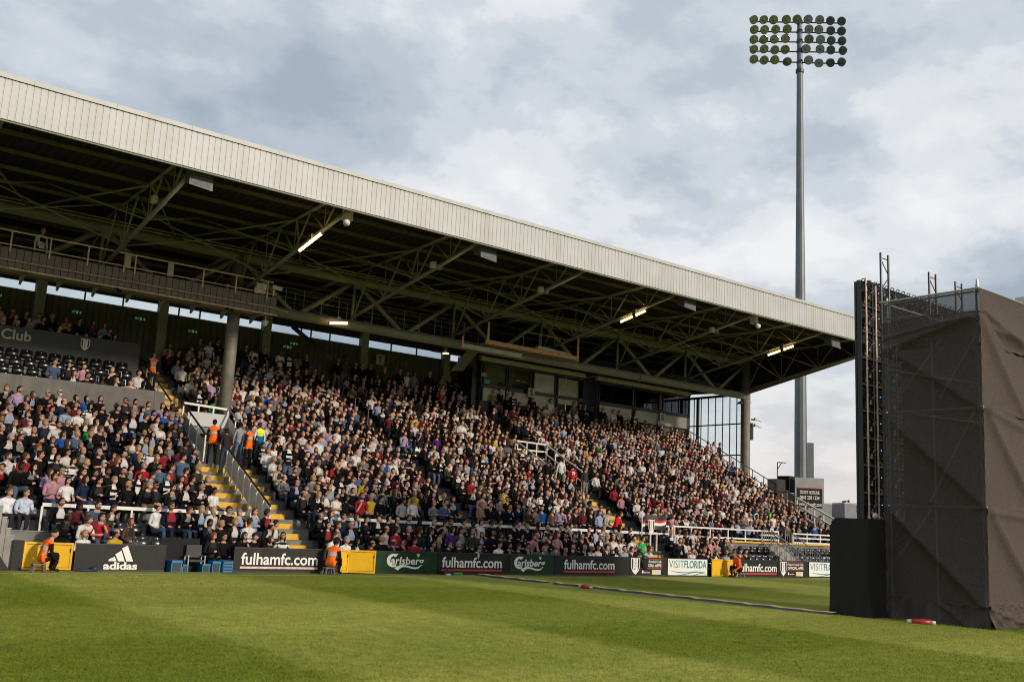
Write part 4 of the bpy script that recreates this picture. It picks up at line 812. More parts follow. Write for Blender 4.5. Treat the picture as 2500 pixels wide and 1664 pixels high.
part('cable_duct', MB().hexa([MBASE + AX * 0.5 + AF * 0.3 + V(0, 0, 0), MBASE + AX * 1.0 + AF * 0.3, MBASE + AX * 1.0 - AF * 0.3, MBASE + AX * 0.5 - AF * 0.3] + [q + V(0, 0, mast_z(1080)) for q in (MBASE + AX * 0.5 + AF * 0.3, MBASE + AX * 1.0 + AF * 0.3, MBASE + AX * 1.0 - AF * 0.3, MBASE + AX * 0.5 - AF * 0.3)]), 'mast_steel', mast)
def mast_pt(u, v, fwd=0.45):
    z = mast_z(v); c = px((MBASE.x, MBASE.y, z))[0]; return Vector((MBASE.x, MBASE.y, z)) + AX * ((u - c) / (F_PX / px((MBASE.x, MBASE.y, z))[2])) + AF * fwd
lb = MB(); lb.tube((0, 0.02, 0), (0, -0.12, 0), 0.345, 16, 0.30); lb.tube((0, -0.12, 0), (0, -0.40, 0), 0.30, 16, 0.14); lb.tube((0, -0.40, 0), (0, -0.55, 0), 0.12, 8, 0.10)
lme = mesh_of('lamp', lb, 'lamp_body', smooth=False)
gl = MB(); gl.tube((0, 0.022, 0), (0, 0.036, 0), 0.318, 16, 0.30); gme = mesh_of('lens', gl, 'lamp_glass'); bu = MB().ball((0, 0.05, 0), 0.085, 0.05, 0.085, 8, 5); bme = mesh_of('bulb', bu, 'speaker_grille', smooth=True)
ROWS = [[(1841, 60), (1865, 59), (1889, 58), (1920, 56), (1946, 54), (1973, 53), (2001, 53), (2027, 54), (2054, 54)], [(1842, 84), (1867, 83), (1894, 81), (1922, 79), (1975, 77), (1999, 77), (2028, 78), (2054, 78)],
        [(1841, 108), (1865, 107), (1891, 105), (1918, 102), (1975, 101), (2003, 101), (2029, 102), (2055, 102)], [(1841, 132), (1866, 130), (1892, 131), (1917, 129), (1968, 125), (2002, 124), (2028, 125), (2057, 125)], [(1841, 156), (1866, 157), (1892, 155), (1922, 158), (1974, 152), (1999, 158), (2027, 156), (2054, 153)]]
for ri, r in enumerate(ROWS):
    a, b = mast_pt(*r[0], 0.12), mast_pt(*r[-1], 0.12); part('crossbar', MB().tube(a, b, 0.055, 6), 'black_steel', mast)
    part('clamp', MB().tube(Vector((MBASE.x, MBASE.y, mast_z(r[4][1]) - 0.18)), Vector((MBASE.x, MBASE.y, mast_z(r[4][1]) + 0.12)), 0.25, 12), 'black_steel', mast)
    for j, (u, v) in enumerate(r):
        p = mast_pt(u, v); o = link('lamp', lme, mast, p - base_of(mast)); o.scale = (1.09, 1.09, 1.09)
        yaw = math.radians((u - 1947) * -0.32 + random.uniform(-9, 9)); pitch = math.radians(-30 + random.uniform(-6, 4) - (14 if ri == 4 and j in (3, 5, 6) else 0))
        d = (AF * math.cos(yaw) + AX * math.sin(yaw) * -1) * math.cos(pitch) + V(0, 0, math.sin(pitch))
        if (u - 1947) > 0: d = (AF * math.cos(yaw) + AX * math.sin(abs(yaw)) * -1.0) * math.cos(pitch) + V(0, 0, math.sin(pitch))
        else: d = (AF * math.cos(yaw) + AX * math.sin(abs(yaw)) * 0.8) * math.cos(pitch) + V(0, 0, math.sin(pitch))
        o.rotation_mode = 'QUATERNION'; o.rotation_quaternion = d.to_track_quat('Y', 'Z')
        link('lens', gme, o); link('bulb', bme, o)

# ------------------------------------------------------------------ beyond the end of the stand
tl, tr, bl, brr = [at_d(u, v, 62) for u, v in ((1940, 1163), (2011, 1169), (1941, 1247), (2010, 1251))]
d = (tr - tl); d.z = 0; wS = d.length; d.normalize(); nS = Vector((d.y, -d.x, 0)); hS = tl.z - bl.z; o = bl.copy()
sg = thing('ticket_sign', 'grey framed ticket hotline sign at the foot of the floodlight mast', 'sign', o - V(0, 0, 2.0))
def S(x, z, k=0.0): return o + d * (x * wS) + V(0, 0, z * hS) + nS * k
def sbox(x0, x1, z0, z1, k0, k1): return MB().hexa([S(x0, z0, k1), S(x1, z0, k1), S(x1, z0, k0), S(x0, z0, k0), S(x0, z1, k1), S(x1, z1, k1), S(x1, z1, k0), S(x0, z1, k0)])
part('board', sbox(0, 1, 0, 1, -0.15, 0), 'cabin_grey', sg); part('panel', sbox(0.06, 0.94, 0.12, 0.68, 0.004, 0.012), 'board_black', sg); part('stripe', sbox(0.06, 0.94, 0.685, 0.705, 0.004, 0.012), 'ink_red', sg)
for x in (0.08, 0.92): part('post', sbox(x - 0.03, x + 0.03, -1.2, -0.005, -0.14, -0.05), 'grey_steel', sg)
for txt, a, b, z0, z1 in (('TICKET HOTLINE', 0.16, 0.84, 0.52, 0.62), ('0843 208 1234', 0.16, 0.84, 0.36, 0.47), ('www.fulhamfc.com', 0.10, 0.92, 0.17, 0.28)):
    lettering(txt, a, b, z0, z1, 0, 'ink_white', sg, 0.02, mapf=lambda x, z: S(x, z, 0.018))
q = at_d(1920, 1195, 63); t = thing('equipment_rack', 'dark rack of covered equipment beside the ticket sign', 'rack', q - V(0, 0, 3.2))
part('frame', MB().box(q.x - 1.4, q.x + 0.6, q.y - 0.4, q.y + 0.5, q.z - 1.8, q.z - 0.2), 'black_steel', t); part('covered_unit', MB().box(q.x - 0.4, q.x + 0.7, q.y - 0.5, q.y + 0.4, q.z - 0.15, q.z + 0.85), 'drape_black', t); part('covered_unit', MB().box(q.x - 1.4, q.x - 0.5, q.y - 0.3, q.y + 0.4, q.z - 0.15, q.z + 0.6), 'net_black', t); part('leg', MB().box(q.x - 0.5, q.x - 0.3, q.y - 0.1, q.y + 0.1, q.z - 5.5, q.z - 1.8), 'black_steel', t)
q = at_d(1898, 1170, 58); t = thing('bracket_pole', 'thin pole with a braced arm beyond the end rail', 'pole', q - V(0, 0, 3)); z = at_d(1898, 1128, 58)
part('pole', MB().tube((z.x, z.y, z.z - 4), z, 0.03, 6), 'black_steel', t); part('arm', MB().tube(z, z + AX * 0.5, 0.03, 6), 'black_steel', t); part('brace', MB().tube(z - V(0, 0, 0.4), z + AX * 0.25, 0.025, 6), 'black_steel', t)
def cabin(u0, u1, v0, dist, label, m='cabin_grey'):
    a, b = at_d(u0, v0, dist), at_d(u1, v0, dist); d2 = (b - a); d2.z = 0; w = d2.length; d2.normalize(); nn = Vector((-d2.y, d2.x, 0)); z1 = a.z
    t = thing('site_cabin', label, 'cabin', (a.x, a.y, -0.7), 'grey cabins beyond the stand'); pts = [V(a.x, a.y, 0), V(a.x, a.y, 0) + d2 * w, V(a.x, a.y, 0) + d2 * w + nn * 2.5, V(a.x, a.y, 0) + nn * 2.5]
    part('body', MB().hexa([p + V(0, 0, -0.7) for p in pts] + [p + V(0, 0, z1) for p in pts]), m, t); part('roof_trim', MB().hexa([p + V(0, 0, z1 + 0.005) - nn * 0.02 for p in pts] + [p + V(0, 0, z1 + 0.09) for p in pts]), 'white_steel', t)
    for i in range(1, int(w / 1.2)): q = pts[0] + d2 * (i * 1.2) - nn * 0.012; part('seam', MB().bar(q + V(0, 0, 0.2), q + V(0, 0, z1 - 0.1), 0.03, 0.03), 'grey_steel', t)
    return t
cabin(1962, 2052, 1227, 66, 'wide pale grey cabin behind the white end stair rail'); cabin(2062, 2140, 1229, 62, 'grey cabin with small green sign just left of the big screen')
g = at_d(2105, 1239, 61.9); solid('exit_sign', MB().box(g.x - 0.15, g.x + 0.15, g.y - 0.03, g.y, g.z - 0.22, g.z + 0.2), 'exit_green', 'tiny green sign on the grey cabin beside the screen', 'sign')
ramp = thing('side_stair', 'white railed stair sloping down to the right of the end cabins', 'stair', (53.5, 36, 0))
a, b = on_y(1945, 1215, 36.5), on_y(2056, 1278, 33.0)
for dz in (0, -0.45, -0.9): part('rail', MB().bar(a + V(0, 0, dz), b + V(0, 0, dz), 0.09, 0.09), 'white_steel', ramp)
for i in range(6): q = a.lerp(b, i / 5); part('post', MB().bar(q + V(0, 0, -1.3), q, 0.07, 0.07), 'white_steel', ramp)
part('stringer', MB().hexa([a + V(0, 0, -1.35), b + V(0, 0, -1.35), b + V(0, 0.1, -1.35), a + V(0, 0.1, -1.35), a + V(0, 0, -1.0), b + V(0, 0, -1.0), b + V(0, 0.1, -1.0), a + V(0, 0.1, -1.0)]), 'cabin_grey', ramp)
def small_tree(p, h, r, label, n=260):
    t = thing('tree', label, 'tree', p); part('trunk', MB().tube(p, p + V(0, 0, h * 0.6), 0.09, 6, 0.04), 'wood', t); mb = MB()
    for _ in range(n):
        c = p + V(random.gauss(0, r * 0.5), random.gauss(0, r * 0.5), h * 0.65 + random.gauss(0, h * 0.2)); a = Vector((random.uniform(-1, 1), random.uniform(-1, 1), random.uniform(-1, 1))) * 0.14; b2 = Vector((random.uniform(-1, 1), random.uniform(-1, 1), random.uniform(-1, 1))) * 0.14
        mb.quad(c - a, c - b2, c + a, c + b2)
    part('crown', mb, 'leaf_dark', t, fix=False)
g = at_d(2058, 1262, 70); g.z = -0.7; small_tree(g, 4.6, 0.5, 'thin dark green tree in the gap between the two grey cabins')
# the edge of the next stand's roof, far right
a = at_d(2478, 733, 95); far = thing('far_stand', 'pale roof edge of the neighbouring stand at the far right', 'stand', (a.x, a.y, -0.7))
part('roof', MB().box(a.x, a.x + 40, a.y - 60, a.y, a.z - 0.3, a.z + 0.25), 'white_cladding', far); part('column', MB().box(a.x + 9, a.x + 9.6, a.y - 5, a.y - 4.4, -0.7, a.z - 0.31), 'green_steel', far); part('column', MB().box(a.x + 9, a.x + 9.6, a.y - 50, a.y - 49.4, -0.7, a.z - 0.31), 'green_steel', far)

# ------------------------------------------------------------------ big screen seen from behind, netted scaffold tower, draped box
YS = 16.35
zs0, zs1 = 2.45, on_y(2101, 685, YS).z; xs0 = on_y(2101, 685, YS).x
scr = thing('video_screen', 'back of a big video screen with black modules and small blue lights', 'screen', (xs0, YS, 0))
NC, NR = 14, 9; cwid, chei = 0.62, (zs1 - zs0) / NR
part('face', MB().box(xs0, xs0 + NC * cwid, YS + 0.16, YS + 0.22, zs0, zs1), 'ink_black', scr)
mm = MB(); mm.box(0.03, cwid - 0.03, 0.03, 0.15, 0.02, chei - 0.02); mm.box(0.0, 0.028, 0.0, 0.14, 0.0, chei, 1); mm.box(cwid - 0.028, cwid, 0.0, 0.14, 0.0, chei, 1)
mm.box(0.14, 0.46, -0.06, 0.028, chei * 0.30, chei * 0.62); mm.box(0.05, 0.57, 0.005, 0.028, chei * 0.05, chei * 0.12, 1)
for i in range(5):
    a = Vector((random.uniform(0.1, 0.5), -0.03, random.uniform(0.05, chei - 0.1))); pts = [a]
    for _ in range(4): pts.append(pts[-1] + V(random.uniform(-0.1, 0.1), random.uniform(-0.03, 0.02), random.uniform(-0.12, 0.12)))
    mm.path(pts, 0.012, 5, m=2 if i < 2 else 0)
mmesh = mesh_of('screen_module', mm, ['drape_black', 'black_steel', 'led_amber']); led = mesh_of('blue_light', MB().ball((0.2, -0.075, chei * 0.68), 0.014, n=6, k=4), 'led_blue'); hk = mesh_of('connector', MB().box(0.24, 0.34, -0.09, -0.062, chei * 0.35, chei * 0.42).box(0.3, 0.36, -0.08, -0.062, chei * 0.45, chei * 0.5), 'led_amber')
for i in range(NC):
    for j in range(NR):
        m = link('screen_module', mmesh, scr, V(xs0 + i * cwid, YS, zs0 + j * chei) - base_of(scr)); link('blue_light', led, m); link('connector', hk, m)
tp = MB()
for i in range(NC * 2):
    x = xs0 + 0.12 + i * cwid / 2; tp.path([V(x, YS + 0.1, zs1), V(x + 0.03, YS + 0.02, zs1 + 0.1), V(x + 0.15, YS + 0.02, zs1 + 0.1), V(x + 0.2, YS + 0.1, zs1)], 0.014, 5)
tp.box(xs0, xs0 + NC * cwid, YS + 0.02, YS + 0.14, zs1 + 0.003, zs1 + 0.03); part('top_frame', tp, 'black_steel', scr)
part('pole', MB().tube((xs0 + 0.12, YS - 0.1, zs0), (xs0 + 0.12, YS - 0.1, zs1 + 0.1), 0.025).tube((xs0 + 0.62, YS - 0.1, zs0), (xs0 + 0.62, YS - 0.1, zs1), 0.025), 'warm_rail', scr)
def truss_tower(x, y, z1, label):
    t = thing('truss_mast', label, 'truss', (x, y, 0), 'lattice masts behind the netted tower'); w = 0.17
    w = 0.20
    for a in (-1, 1): part('upright', MB().tube((x + a * w, y, 0), (x + a * w, y, z1), 0.036, 8), 'black_steel', t)
    lc = MB(); z = z1 - 0.15; k = 0; lc.tube((x - w, y, z), (x + w, y, z), 0.016, 5)
    while z > 0.5: a = 1 if k % 2 else -1; lc.tube((x + a * w, y, z - 0.04), (x - a * w, y, z - 0.46), 0.015, 5); z -= 0.5; k += 1
    part('lacing', lc, 'black_steel', t)
YK = 15.75
p = on_y(2159, 620, YK); truss_tower(p.x, YK, p.z, 'tall lattice mast rising beside the screen edge')
for u, v, l in ((2276, 667, 'middle lattice mast showing above the netted tower'), (2340, 690, 'right lattice mast showing above the netted tower')):
    lo, hi = 0.0, 30.0; zq = p.z                                                # same height, farther along the screen
    x = on_z(u, v, zq).x; truss_tower(x, on_z(u, v, zq).y, zq, l)
part('stay', MB().tube((p.x - 0.17, YK, p.z - 0.95), (p.x - 0.3, YK + 0.1, p.z - 0.97), 0.03).tube((p.x - 0.3, YK + 0.1, p.z - 0.97), (xs0 + 0.3, YS, zs1 + 0.05), 0.03), 'black_steel', scr)

TX0, TX1, TY0, TY1, TZ = 24.57, 27.6, 12.33, 14.98, 8.48
tow = thing('scaffold_tower', 'scaffold tower wrapped in dark debris netting at the right', 'scaffold tower', (25.8, 13.6, 0))
pm2 = MB()
LV = [0.05, 2.9, 5.4, 7.3, 8.4]
for x in (TX0 + 0.07, TX1 - 0.07):
    for y in (TY0 + 0.07, TY1 - 0.07): part('standard', MB().tube((x, y, 0), (x, y, TZ + 0.1), 0.028, 8), 'galvanised', tow)
lg = []
for z in LV[1:]:
    for x in (TX0 + 0.07, TX1 - 0.07): lg.append(((x, TY0 - 0.02, z), (x, TY1 + 0.05, z)))
    for y in (TY0 + 0.07, TY1 - 0.07): lg.append(((TX0 - 0.03, y, z), (TX1 + 0.05, y, z)))
lg += [((TX0 + 0.06, TY0, 7.85), (TX0 + 0.06, TY1, 8.0)), ((TX0 + 0.1, (TY0 + TY1) / 2, 0), (TX0 + 0.1, (TY0 + TY1) / 2, 7.3))]
for a, b in lg: part('ledger', MB().tube(a, b, 0.026, 8), 'galvanised', tow)
DG = [((TY1 - 0.1, 5.45), (TY0 + 1.0, 7.28)), ((TY0 + 1.1, 5.7), (TY0 + 0.1, 7.25)), ((TY1 - 0.2, 7.95), (TY0 + 1.2, 7.6)), ((TY1 - 0.1, 6.55), (TY0 + 0.1, 6.0)), ((TY1 - 1.2, 3.0), (TY0 + 0.2, 5.3)), ((TY1 - 0.9, 5.3), (TY0 + 0.1, 5.0)), ((TY1 - 0.3, 1.6), (TY0 + 1.4, 2.85))]
for (ya, za), (yb, zb) in DG: part('brace', MB().tube((TX0 + 0.045, ya, za), (TX0 + 0.045, yb, zb), 0.026, 8), 'galvanised', tow)
# netting : one sheet per lift, tight over the poles, sagging between, creased along the long diagonal
def nz(x, y, s): return math.sin(x * 2.1 + s) * math.sin(y * 1.7 + 2 * s) * 0.5 + math.sin(x * 5.3 + 1.3 * s + y * 3.1) * 0.25 + math.sin(y * 9.7 - x * 4.1 + s) * 0.13
def seg_d(p, a, b):
    ax, ay = a; bx, by = b; t = max(0, min(1, ((p[0] - ax) * (bx - ax) + (p[1] - ay) * (by - ay)) / ((bx - ax) ** 2 + (by - ay) ** 2))); return math.hypot(p[0] - ax - t * (bx - ax), p[1] - ay - t * (by - ay))
def sheet(face, s0, s1, z0, z1, m, seed, creases, sag=0.05, top_line=None, gather=False):
    mb = MB(); nx, nzz = 40, 40; P = []
    for j in range(nzz + 1):
        for i in range(nx + 1):
            s = s0 + (s1 - s0) * i / nx; f = j / nzz; zt = z1 if top_line is None else z1 + top_line * (1 - i / nx); z = z0 + (zt - z0) * f
            e = 4 * (i / nx) * (1 - i / nx); g = 4 * f * (1 - f)
            dd = -sag * e ** 0.5 * g ** 0.5 + 0.022 * nz(s, z, seed) * e
            for a, b, h, w in creases:
                k = seg_d((s, z), a, b); sd = (s - a[0]) * (b[1] - a[1]) - (z - a[1]) * (b[0] - a[0]); wide = h > 0.08
                if wide: dd += h * (math.exp(-k / 0.65) if sd * (1 if face == 'L' else -1) > 0 else math.exp(-k / 0.16)) * 1.7 * (0.25 + 0.75 * e ** 0.4)
                else: dd += h * math.exp(-(k / w) ** 2) * (0.4 + 0.6 * e ** 0.3)
            if gather: dd += 0.16 * (1 - f) ** 1.5 * (0.7 + 0.6 * math.sin(s * 6.5 + 3 * nz(s, z, seed + 1))) - 0.02 * math.sin(s * 17 + z * 3)
            hang = 0.02 * math.sin(s * 12 + seed) * (1 - f)
            if i in (0, nx): z += 0.0; dd += 0.03 * abs(math.sin(z * 7.5)) * (1 if m != 'net_thin' else 0)
            P.append((TX0 - dd - 0.03, s, z + hang) if face == 'L' else (s, TY0 - dd - 0.03, z + hang))
    mb.v = P
    for j in range(nzz):
        for i in range(nx): k = j * (nx + 1) + i; mb.f.append((k, k + 1, k + nx + 2, k + nx + 1)); mb.m.append(0)
    o = part('netting', mb, m, tow, smooth=True, fix=False); return o
yl, yr = TY0 - 0.075, TY1 + 0.03
cr = lambda a, b, h=0.075, w=0.05: (a, b, h, w)
sheet('L', yl, yr, 7.28, 8.42, 'net_thin', 9.1, [], 0.02)
sheet('L', yl, yr, 6.95, 7.86, 'net_black', 1.1, [cr((yr, 7.05), (yl, 7.75), 0.12, 0.10), cr((yr, 7.4), (yl + 0.3, 7.72), 0.06, 0.06)], 0.03)
D2 = [cr((a[0], a[1]), (b[0], b[1]), 0.022, 0.03) for a, b in DG]
sheet('L', yl, yr, 5.30, 7.02, 'net_black', 2.3, [cr((yr, 7.25), (yl, 5.32), 0.11, 0.05)] + D2[:4], 0.05)
sheet('L', yl, yr, 2.84, 5.36, 'net_black', 3.7, [cr((yr - 0.1, 5.3), (yl, 2.9), 0.14, 0.06)] + D2[4:6], 0.07)
sheet('L', yl, yr, 0.50, 2.90, 'net_black', 4.9, [cr((yr - 0.1, 2.85), (yl + 0.1, 0.5), 0.15, 0.06), D2[6]], 0.07)
sheet('L', yl, yr, 0.0, 0.56, 'net_black', 5.5, [cr((yr - 1.4, 0.5), (yl + 0.6, 0.05), 0.05, 0.05)], 0.02, gather=True)
xl, xr = TX0 - 0.075, TX1 + 0.03
sheet('R', xl, xr, 7.0, 8.44, 'net_sunlit', 6.1, [cr((xl, 7.9), (xr, 6.9), 0.12, 0.12), cr((xl, 7.5), (xr, 7.3), 0.06, 0.1)], 0.05)
sheet('R', xl, xr, 5.30, 7.6, 'net_sunlit', 7.3, [cr((xl + 0.1, 7.6), (xr - 0.3, 4.6), 0.10, 0.05)], 0.06, top_line=0.2)
sheet('R', xl, xr, 2.84, 5.36, 'net_sunlit', 8.7, [cr((xl + 0.05, 5.4), (xr - 0.2, 2.6), 0.11, 0.05), cr((xl, 5.35), (xr, 4.9), 0.07, 0.08)], 0.08)
sheet('R', xl, xr, 0.50, 2.90, 'net_sunlit', 9.9, [cr((xl + 0.05, 2.85), (xr, 0.1), 0.11, 0.05), cr((xl, 2.8), (xr, 2.7), 0.06, 0.08)], 0.08)
sheet('R', xl, xr, 0.0, 0.56, 'net_sunlit', 10.4, [cr((xl, 0.5), (xl + 0.8, 0.0), 0.07, 0.06), cr((xl, 0.5), (xl + 1.6, 0.1), 0.07, 0.06)], 0.02, gather=True)
part('dark_core', MB().box(TX0 + 0.35, TX1 - 0.3, TY0 + 0.35, TY1 - 0.3, 0.0, 7.8), 'drape_black', tow)  # added black box that keeps the tower's inside dark behind the netting
part('top_ledger', MB().tube((TX0 - 0.04, TY0 - 0.05, 8.45), (TX0 - 0.04, TY1 + 0.1, 8.45), 0.03).tube((TX0 - 0.04, TY0 - 0.04, 8.45), (TX1, TY0 - 0.04, 8.45), 0.03).tube((TX0, TY0, 8.4), (TX0, TY0, 8.68), 0.035), 'grey_steel', tow)
# draped box left of the tower
bx = MB(); BX0, BX1, BY0, BY1, BZ = 23.75, 25.6, 15.03, 16.2, 2.52; n = 26; P = []
prof = [(BX0, BY1 + 0.0), (BX0 + 0.02, BY1 - 0.15), (BX0 + 0.02, BY0 + 0.02), (BX1, BY0 + 0.0)]
for j in range(25):
    z = BZ * j / 24; f = 1 - j / 24
    for i in range(41):
        s = i / 40
        if s < 0.5: x, y, nx, ny = BX0, BY1 + (BY0 - BY1) * s * 2, -1, 0
        else: x, y, nx, ny = BX0 + (BX1 - BX0) * (s - 0.5) * 2, BY0, 0, -1
        k = 0.012 * math.sin(s * 34 + math.sin(z * 2)) * f + 0.05 * f ** 8 * (1 + math.sin(s * 40)); c = 0.0
        if i == 0 and j > 22: y -= 0.12 * (j - 22)
        P.append((x + nx * k, y + ny * k, z - (0.14 * max(0, (0.08 - s) / 0.08) if j == 24 else 0)))
bx.v = P
for j in range(24):
    for i in range(40): k = j * 41 + i; bx.f.append((k, k + 1, k + 42, k + 41)); bx.m.append(0)
dbx = thing('draped_box', 'tall black draped box standing left of the netted tower', 'box', (24.6, 15.6, 0))
part('drape', bx, 'drape_black', dbx, smooth=True, fix=False); part('top', MB().box(BX0 + 0.02, BX1, BY0 + 0.02, BY1 - 0.2, BZ - 0.06, BZ - 0.005), 'drape_black', dbx)
p = on_y(2137, 1259, BY0 + 0.5); solid('plastic_bag', MB().ball(p, 0.1, 0.08, 0.09, 7, 5).ball(p + V(0.07, 0, -0.03), 0.08, 0.08, 0.06, 6, 4), 'bag_white', 'crumpled white plastic bag on top of the draped box', 'bag')

# ------------------------------------------------------------------ small things on the grass
def connector(u, v, label, ang, s=1.0, red=True):
    p = on_z(u, v, 0.05); t = thing('cable_plug', label, 'plug', (p.x, p.y, 0), 'industrial plugs on the cables'); d = V(math.cos(ang), math.sin(ang), 0)
    part('body', MB().tube(p - d * 0.19 * s, p + d * 0.19 * s, 0.062 * s, 12), 'red_plug', t, smooth=True)
    for q in (-1, 1): part('end_cap', MB().tube(p + d * 0.19 * s * q, p + d * 0.29 * s * q, 0.05 * s, 10, 0.035 * s), 'plug_cream', t, smooth=True)
    part('ring', MB().tube(p - d * 0.02, p + d * 0.03, 0.07 * s, 12), 'red_plug', t)
connector(2249, 1517, 'red and cream power plug lying before the netted tower', math.atan2(-0.8, 0.55), 1.15)
pa, pb = on_z(1170, 1404, 0), on_z(2035, 1500, 0)
cable = thing('cable_ramp', 'long cable run with yellow top and blue shadow side crossing the grass to the screen', 'cable cover', (pa.x, pa.y, 0))
ym = [MB(), MB()]; bm_ = [MB(), MB()]; n = 46; P = []
for i in range(n + 1):
    q = pa.lerp(pb, i / n); wob = 0.05 * math.sin(i * 1.3) + 0.04 * math.sin(i * 2.9 + 1); P.append(V(q.x + wob, q.y, 0.006 + 0.012 * math.sin(i * 2.1)))
for i, (a, b) in enumerate(zip(P[:-1], P[1:])):
    if 11 <= i <= 12: continue
    w = 0.11
    ym[i > 11].hexa([V(a.x - w, a.y, 0.045 + a.z), V(a.x + w * 1.1, a.y, 0.045 + a.z), V(b.x + w * 1.1, b.y, 0.045 + b.z), V(b.x - w, b.y, 0.045 + b.z), V(a.x - w, a.y, 0.06 + a.z), V(a.x + w, a.y, 0.06 + a.z), V(b.x + w, b.y, 0.06 + b.z), V(b.x - w, b.y, 0.06 + b.z)])
    bm_[i > 11].hexa([V(a.x - w * 2.0 - 0.015 * (i % 3), a.y, 0.001), V(a.x + w, a.y, 0.001), V(b.x + w, b.y, 0.001), V(b.x - w * 2.0 + 0.02 * (i % 2), b.y, 0.001), V(a.x - w, a.y, 0.042 + a.z), V(a.x + w * 1.05, a.y, 0.042 + a.z), V(b.x + w * 1.05, b.y, 0.042 + b.z), V(b.x - w, b.y, 0.042 + b.z)])
for h in (0, 1): part('yellow_top', ym[h], 'cable_yellow', cable); part('shadow_side', bm_[h], 'shadow_blue', cable)
connector(1430, 1432, 'red and grey plug joining the yellow topped cable run', -math.pi / 2 + 0.1, 0.95)
def loop(cx, y, z, r, n=14, a0=0.2, a1=6.0): return [V(cx + r * math.cos(a0 + (a1 - a0) * i / n), y + 0.03 * math.sin(i), z + r * math.sin(a0 + (a1 - a0) * i / n)) for i in range(n + 1)]
q = on_y(1100, 1400, YB - 0.25); solid('cable_coil', MB().path(loop(q.x, YB - 0.2, 0.14, 0.13), 0.02).path(loop(q.x - 0.9, YB - 0.15, 0.13, 0.12, a0=1.8, a1=5.5), 0.02).box(q.x - 0.35, q.x + 0.05, YB - 0.35, YB - 0.12, 0, 0.13), 'ink_black', 'black coiled cables and box before the second green edge', 'cable')
solid('green_case', MB().box(q.x + 0.12, q.x + 0.5, YB - 0.3, YB - 0.15, 0.02, 0.085), 'green_plastic', 'small bright green case among the black cables', 'case'); solid('white_adaptor', MB().box(q.x - 0.3, q.x - 0.12, YB - 0.45, YB - 0.38, 0, 0.05), 'ink_white', 'small white adaptor on the grass before the cables', 'adaptor')
q = on_y(222, 1385, YB - 0.15); solid('dark_coat', MB().ball((q.x - 0.15, YB - 0.15, 0.03), 0.30, 0.12, 0.05, 12, 6).ball((q.x + 0.1, YB - 0.15, 0.07), 0.11, 0.09, 0.09, 9, 6).ball((q.x + 0.2, YB - 0.16, 0.10), 0.07, 0.05, 0.04, 8, 5), 'blue_dark', 'dark blue coat dropped on the grass before the adidas board', 'coat', smooth=True)
q = on_y(1575, 1375, YB - 0.05); t = thing('hanging_bag', 'black rucksack hung over the first crest board', 'bag', (q.x, YB - 0.05, 0.4)); part('sack', MB().ball((q.x, YB - 0.06, 0.52), 0.19, 0.05, 0.24, 10, 8), 'drape_black', t, smooth=True); part('flap', MB().ball((q.x + 0.02, YB - 0.03, 0.75), 0.2, 0.09, 0.1, 10, 6), 'black_steel', t, smooth=True)
q = on_y(1168, 1358, YB - 0.03); solid('hanging_scarf', MB().ball((q.x, YB - 0.03, 0.68), 0.05, 0.025, 0.12, 8, 6).ball((q.x - 0.04, YB + 0.03, 0.79), 0.08, 0.08, 0.03, 8, 5), 'cream_board', 'pale cloth hung over the board top behind the cables', 'cloth', smooth=True)
def crate(u0, u1, z, label, slots=False, dz=0.0):
    xa, xb = ux(u0, 1370), ux(u1, 1370); t = thing('blue_crate', label, 'crate', (xa, YB + 0.1, 0), 'blue boxes before the low black wall'); y0, y1 = YB + 0.02 - dz, YB + 0.45
    part('body', MB().box(xa, xb, y0 + 0.03, y1, 0.0, z), 'blue_plastic', t)
    if slots:
        for i in range(4): part('slat', MB().box(xa + 0.01, xb - 0.01, y0, y0 + 0.028, z * (0.02 + 0.25 * i), z * (0.02 + 0.25 * i) + z * 0.12), 'blue_plastic', t); part('slot', MB().box(xa + 0.03, xb - 0.03, y0 + 0.018, y0 + 0.026, z * (0.145 + 0.25 * i), z * (0.145 + 0.25 * i) + z * 0.12), 'ink_black', t)
    else:
        part('rim', MB().box(xa, xb, y0, y0 + 0.028, z * 0.78, z), 'blue_plastic', t); part('opening', MB().box(xa + 0.04, xb - 0.04, y0 + 0.012, y0 + 0.028, z * 0.06, z * 0.74), 'ink_black', t)
    return t
crate(421, 447, 0.34, 'blue box with dark open front, leftmost of the blue boxes'); crate(448, 463, 0.22, 'small plain blue box beside the dark fronted one'); crate(497, 516, 0.24, 'small blue box below the empty black seats'); crate(544, 568, 0.36, 'blue slatted crate beside the first fulhamfc.com board', True, 0.1); crate(521, 541, 0.33, 'plain blue box left of the slatted crate')

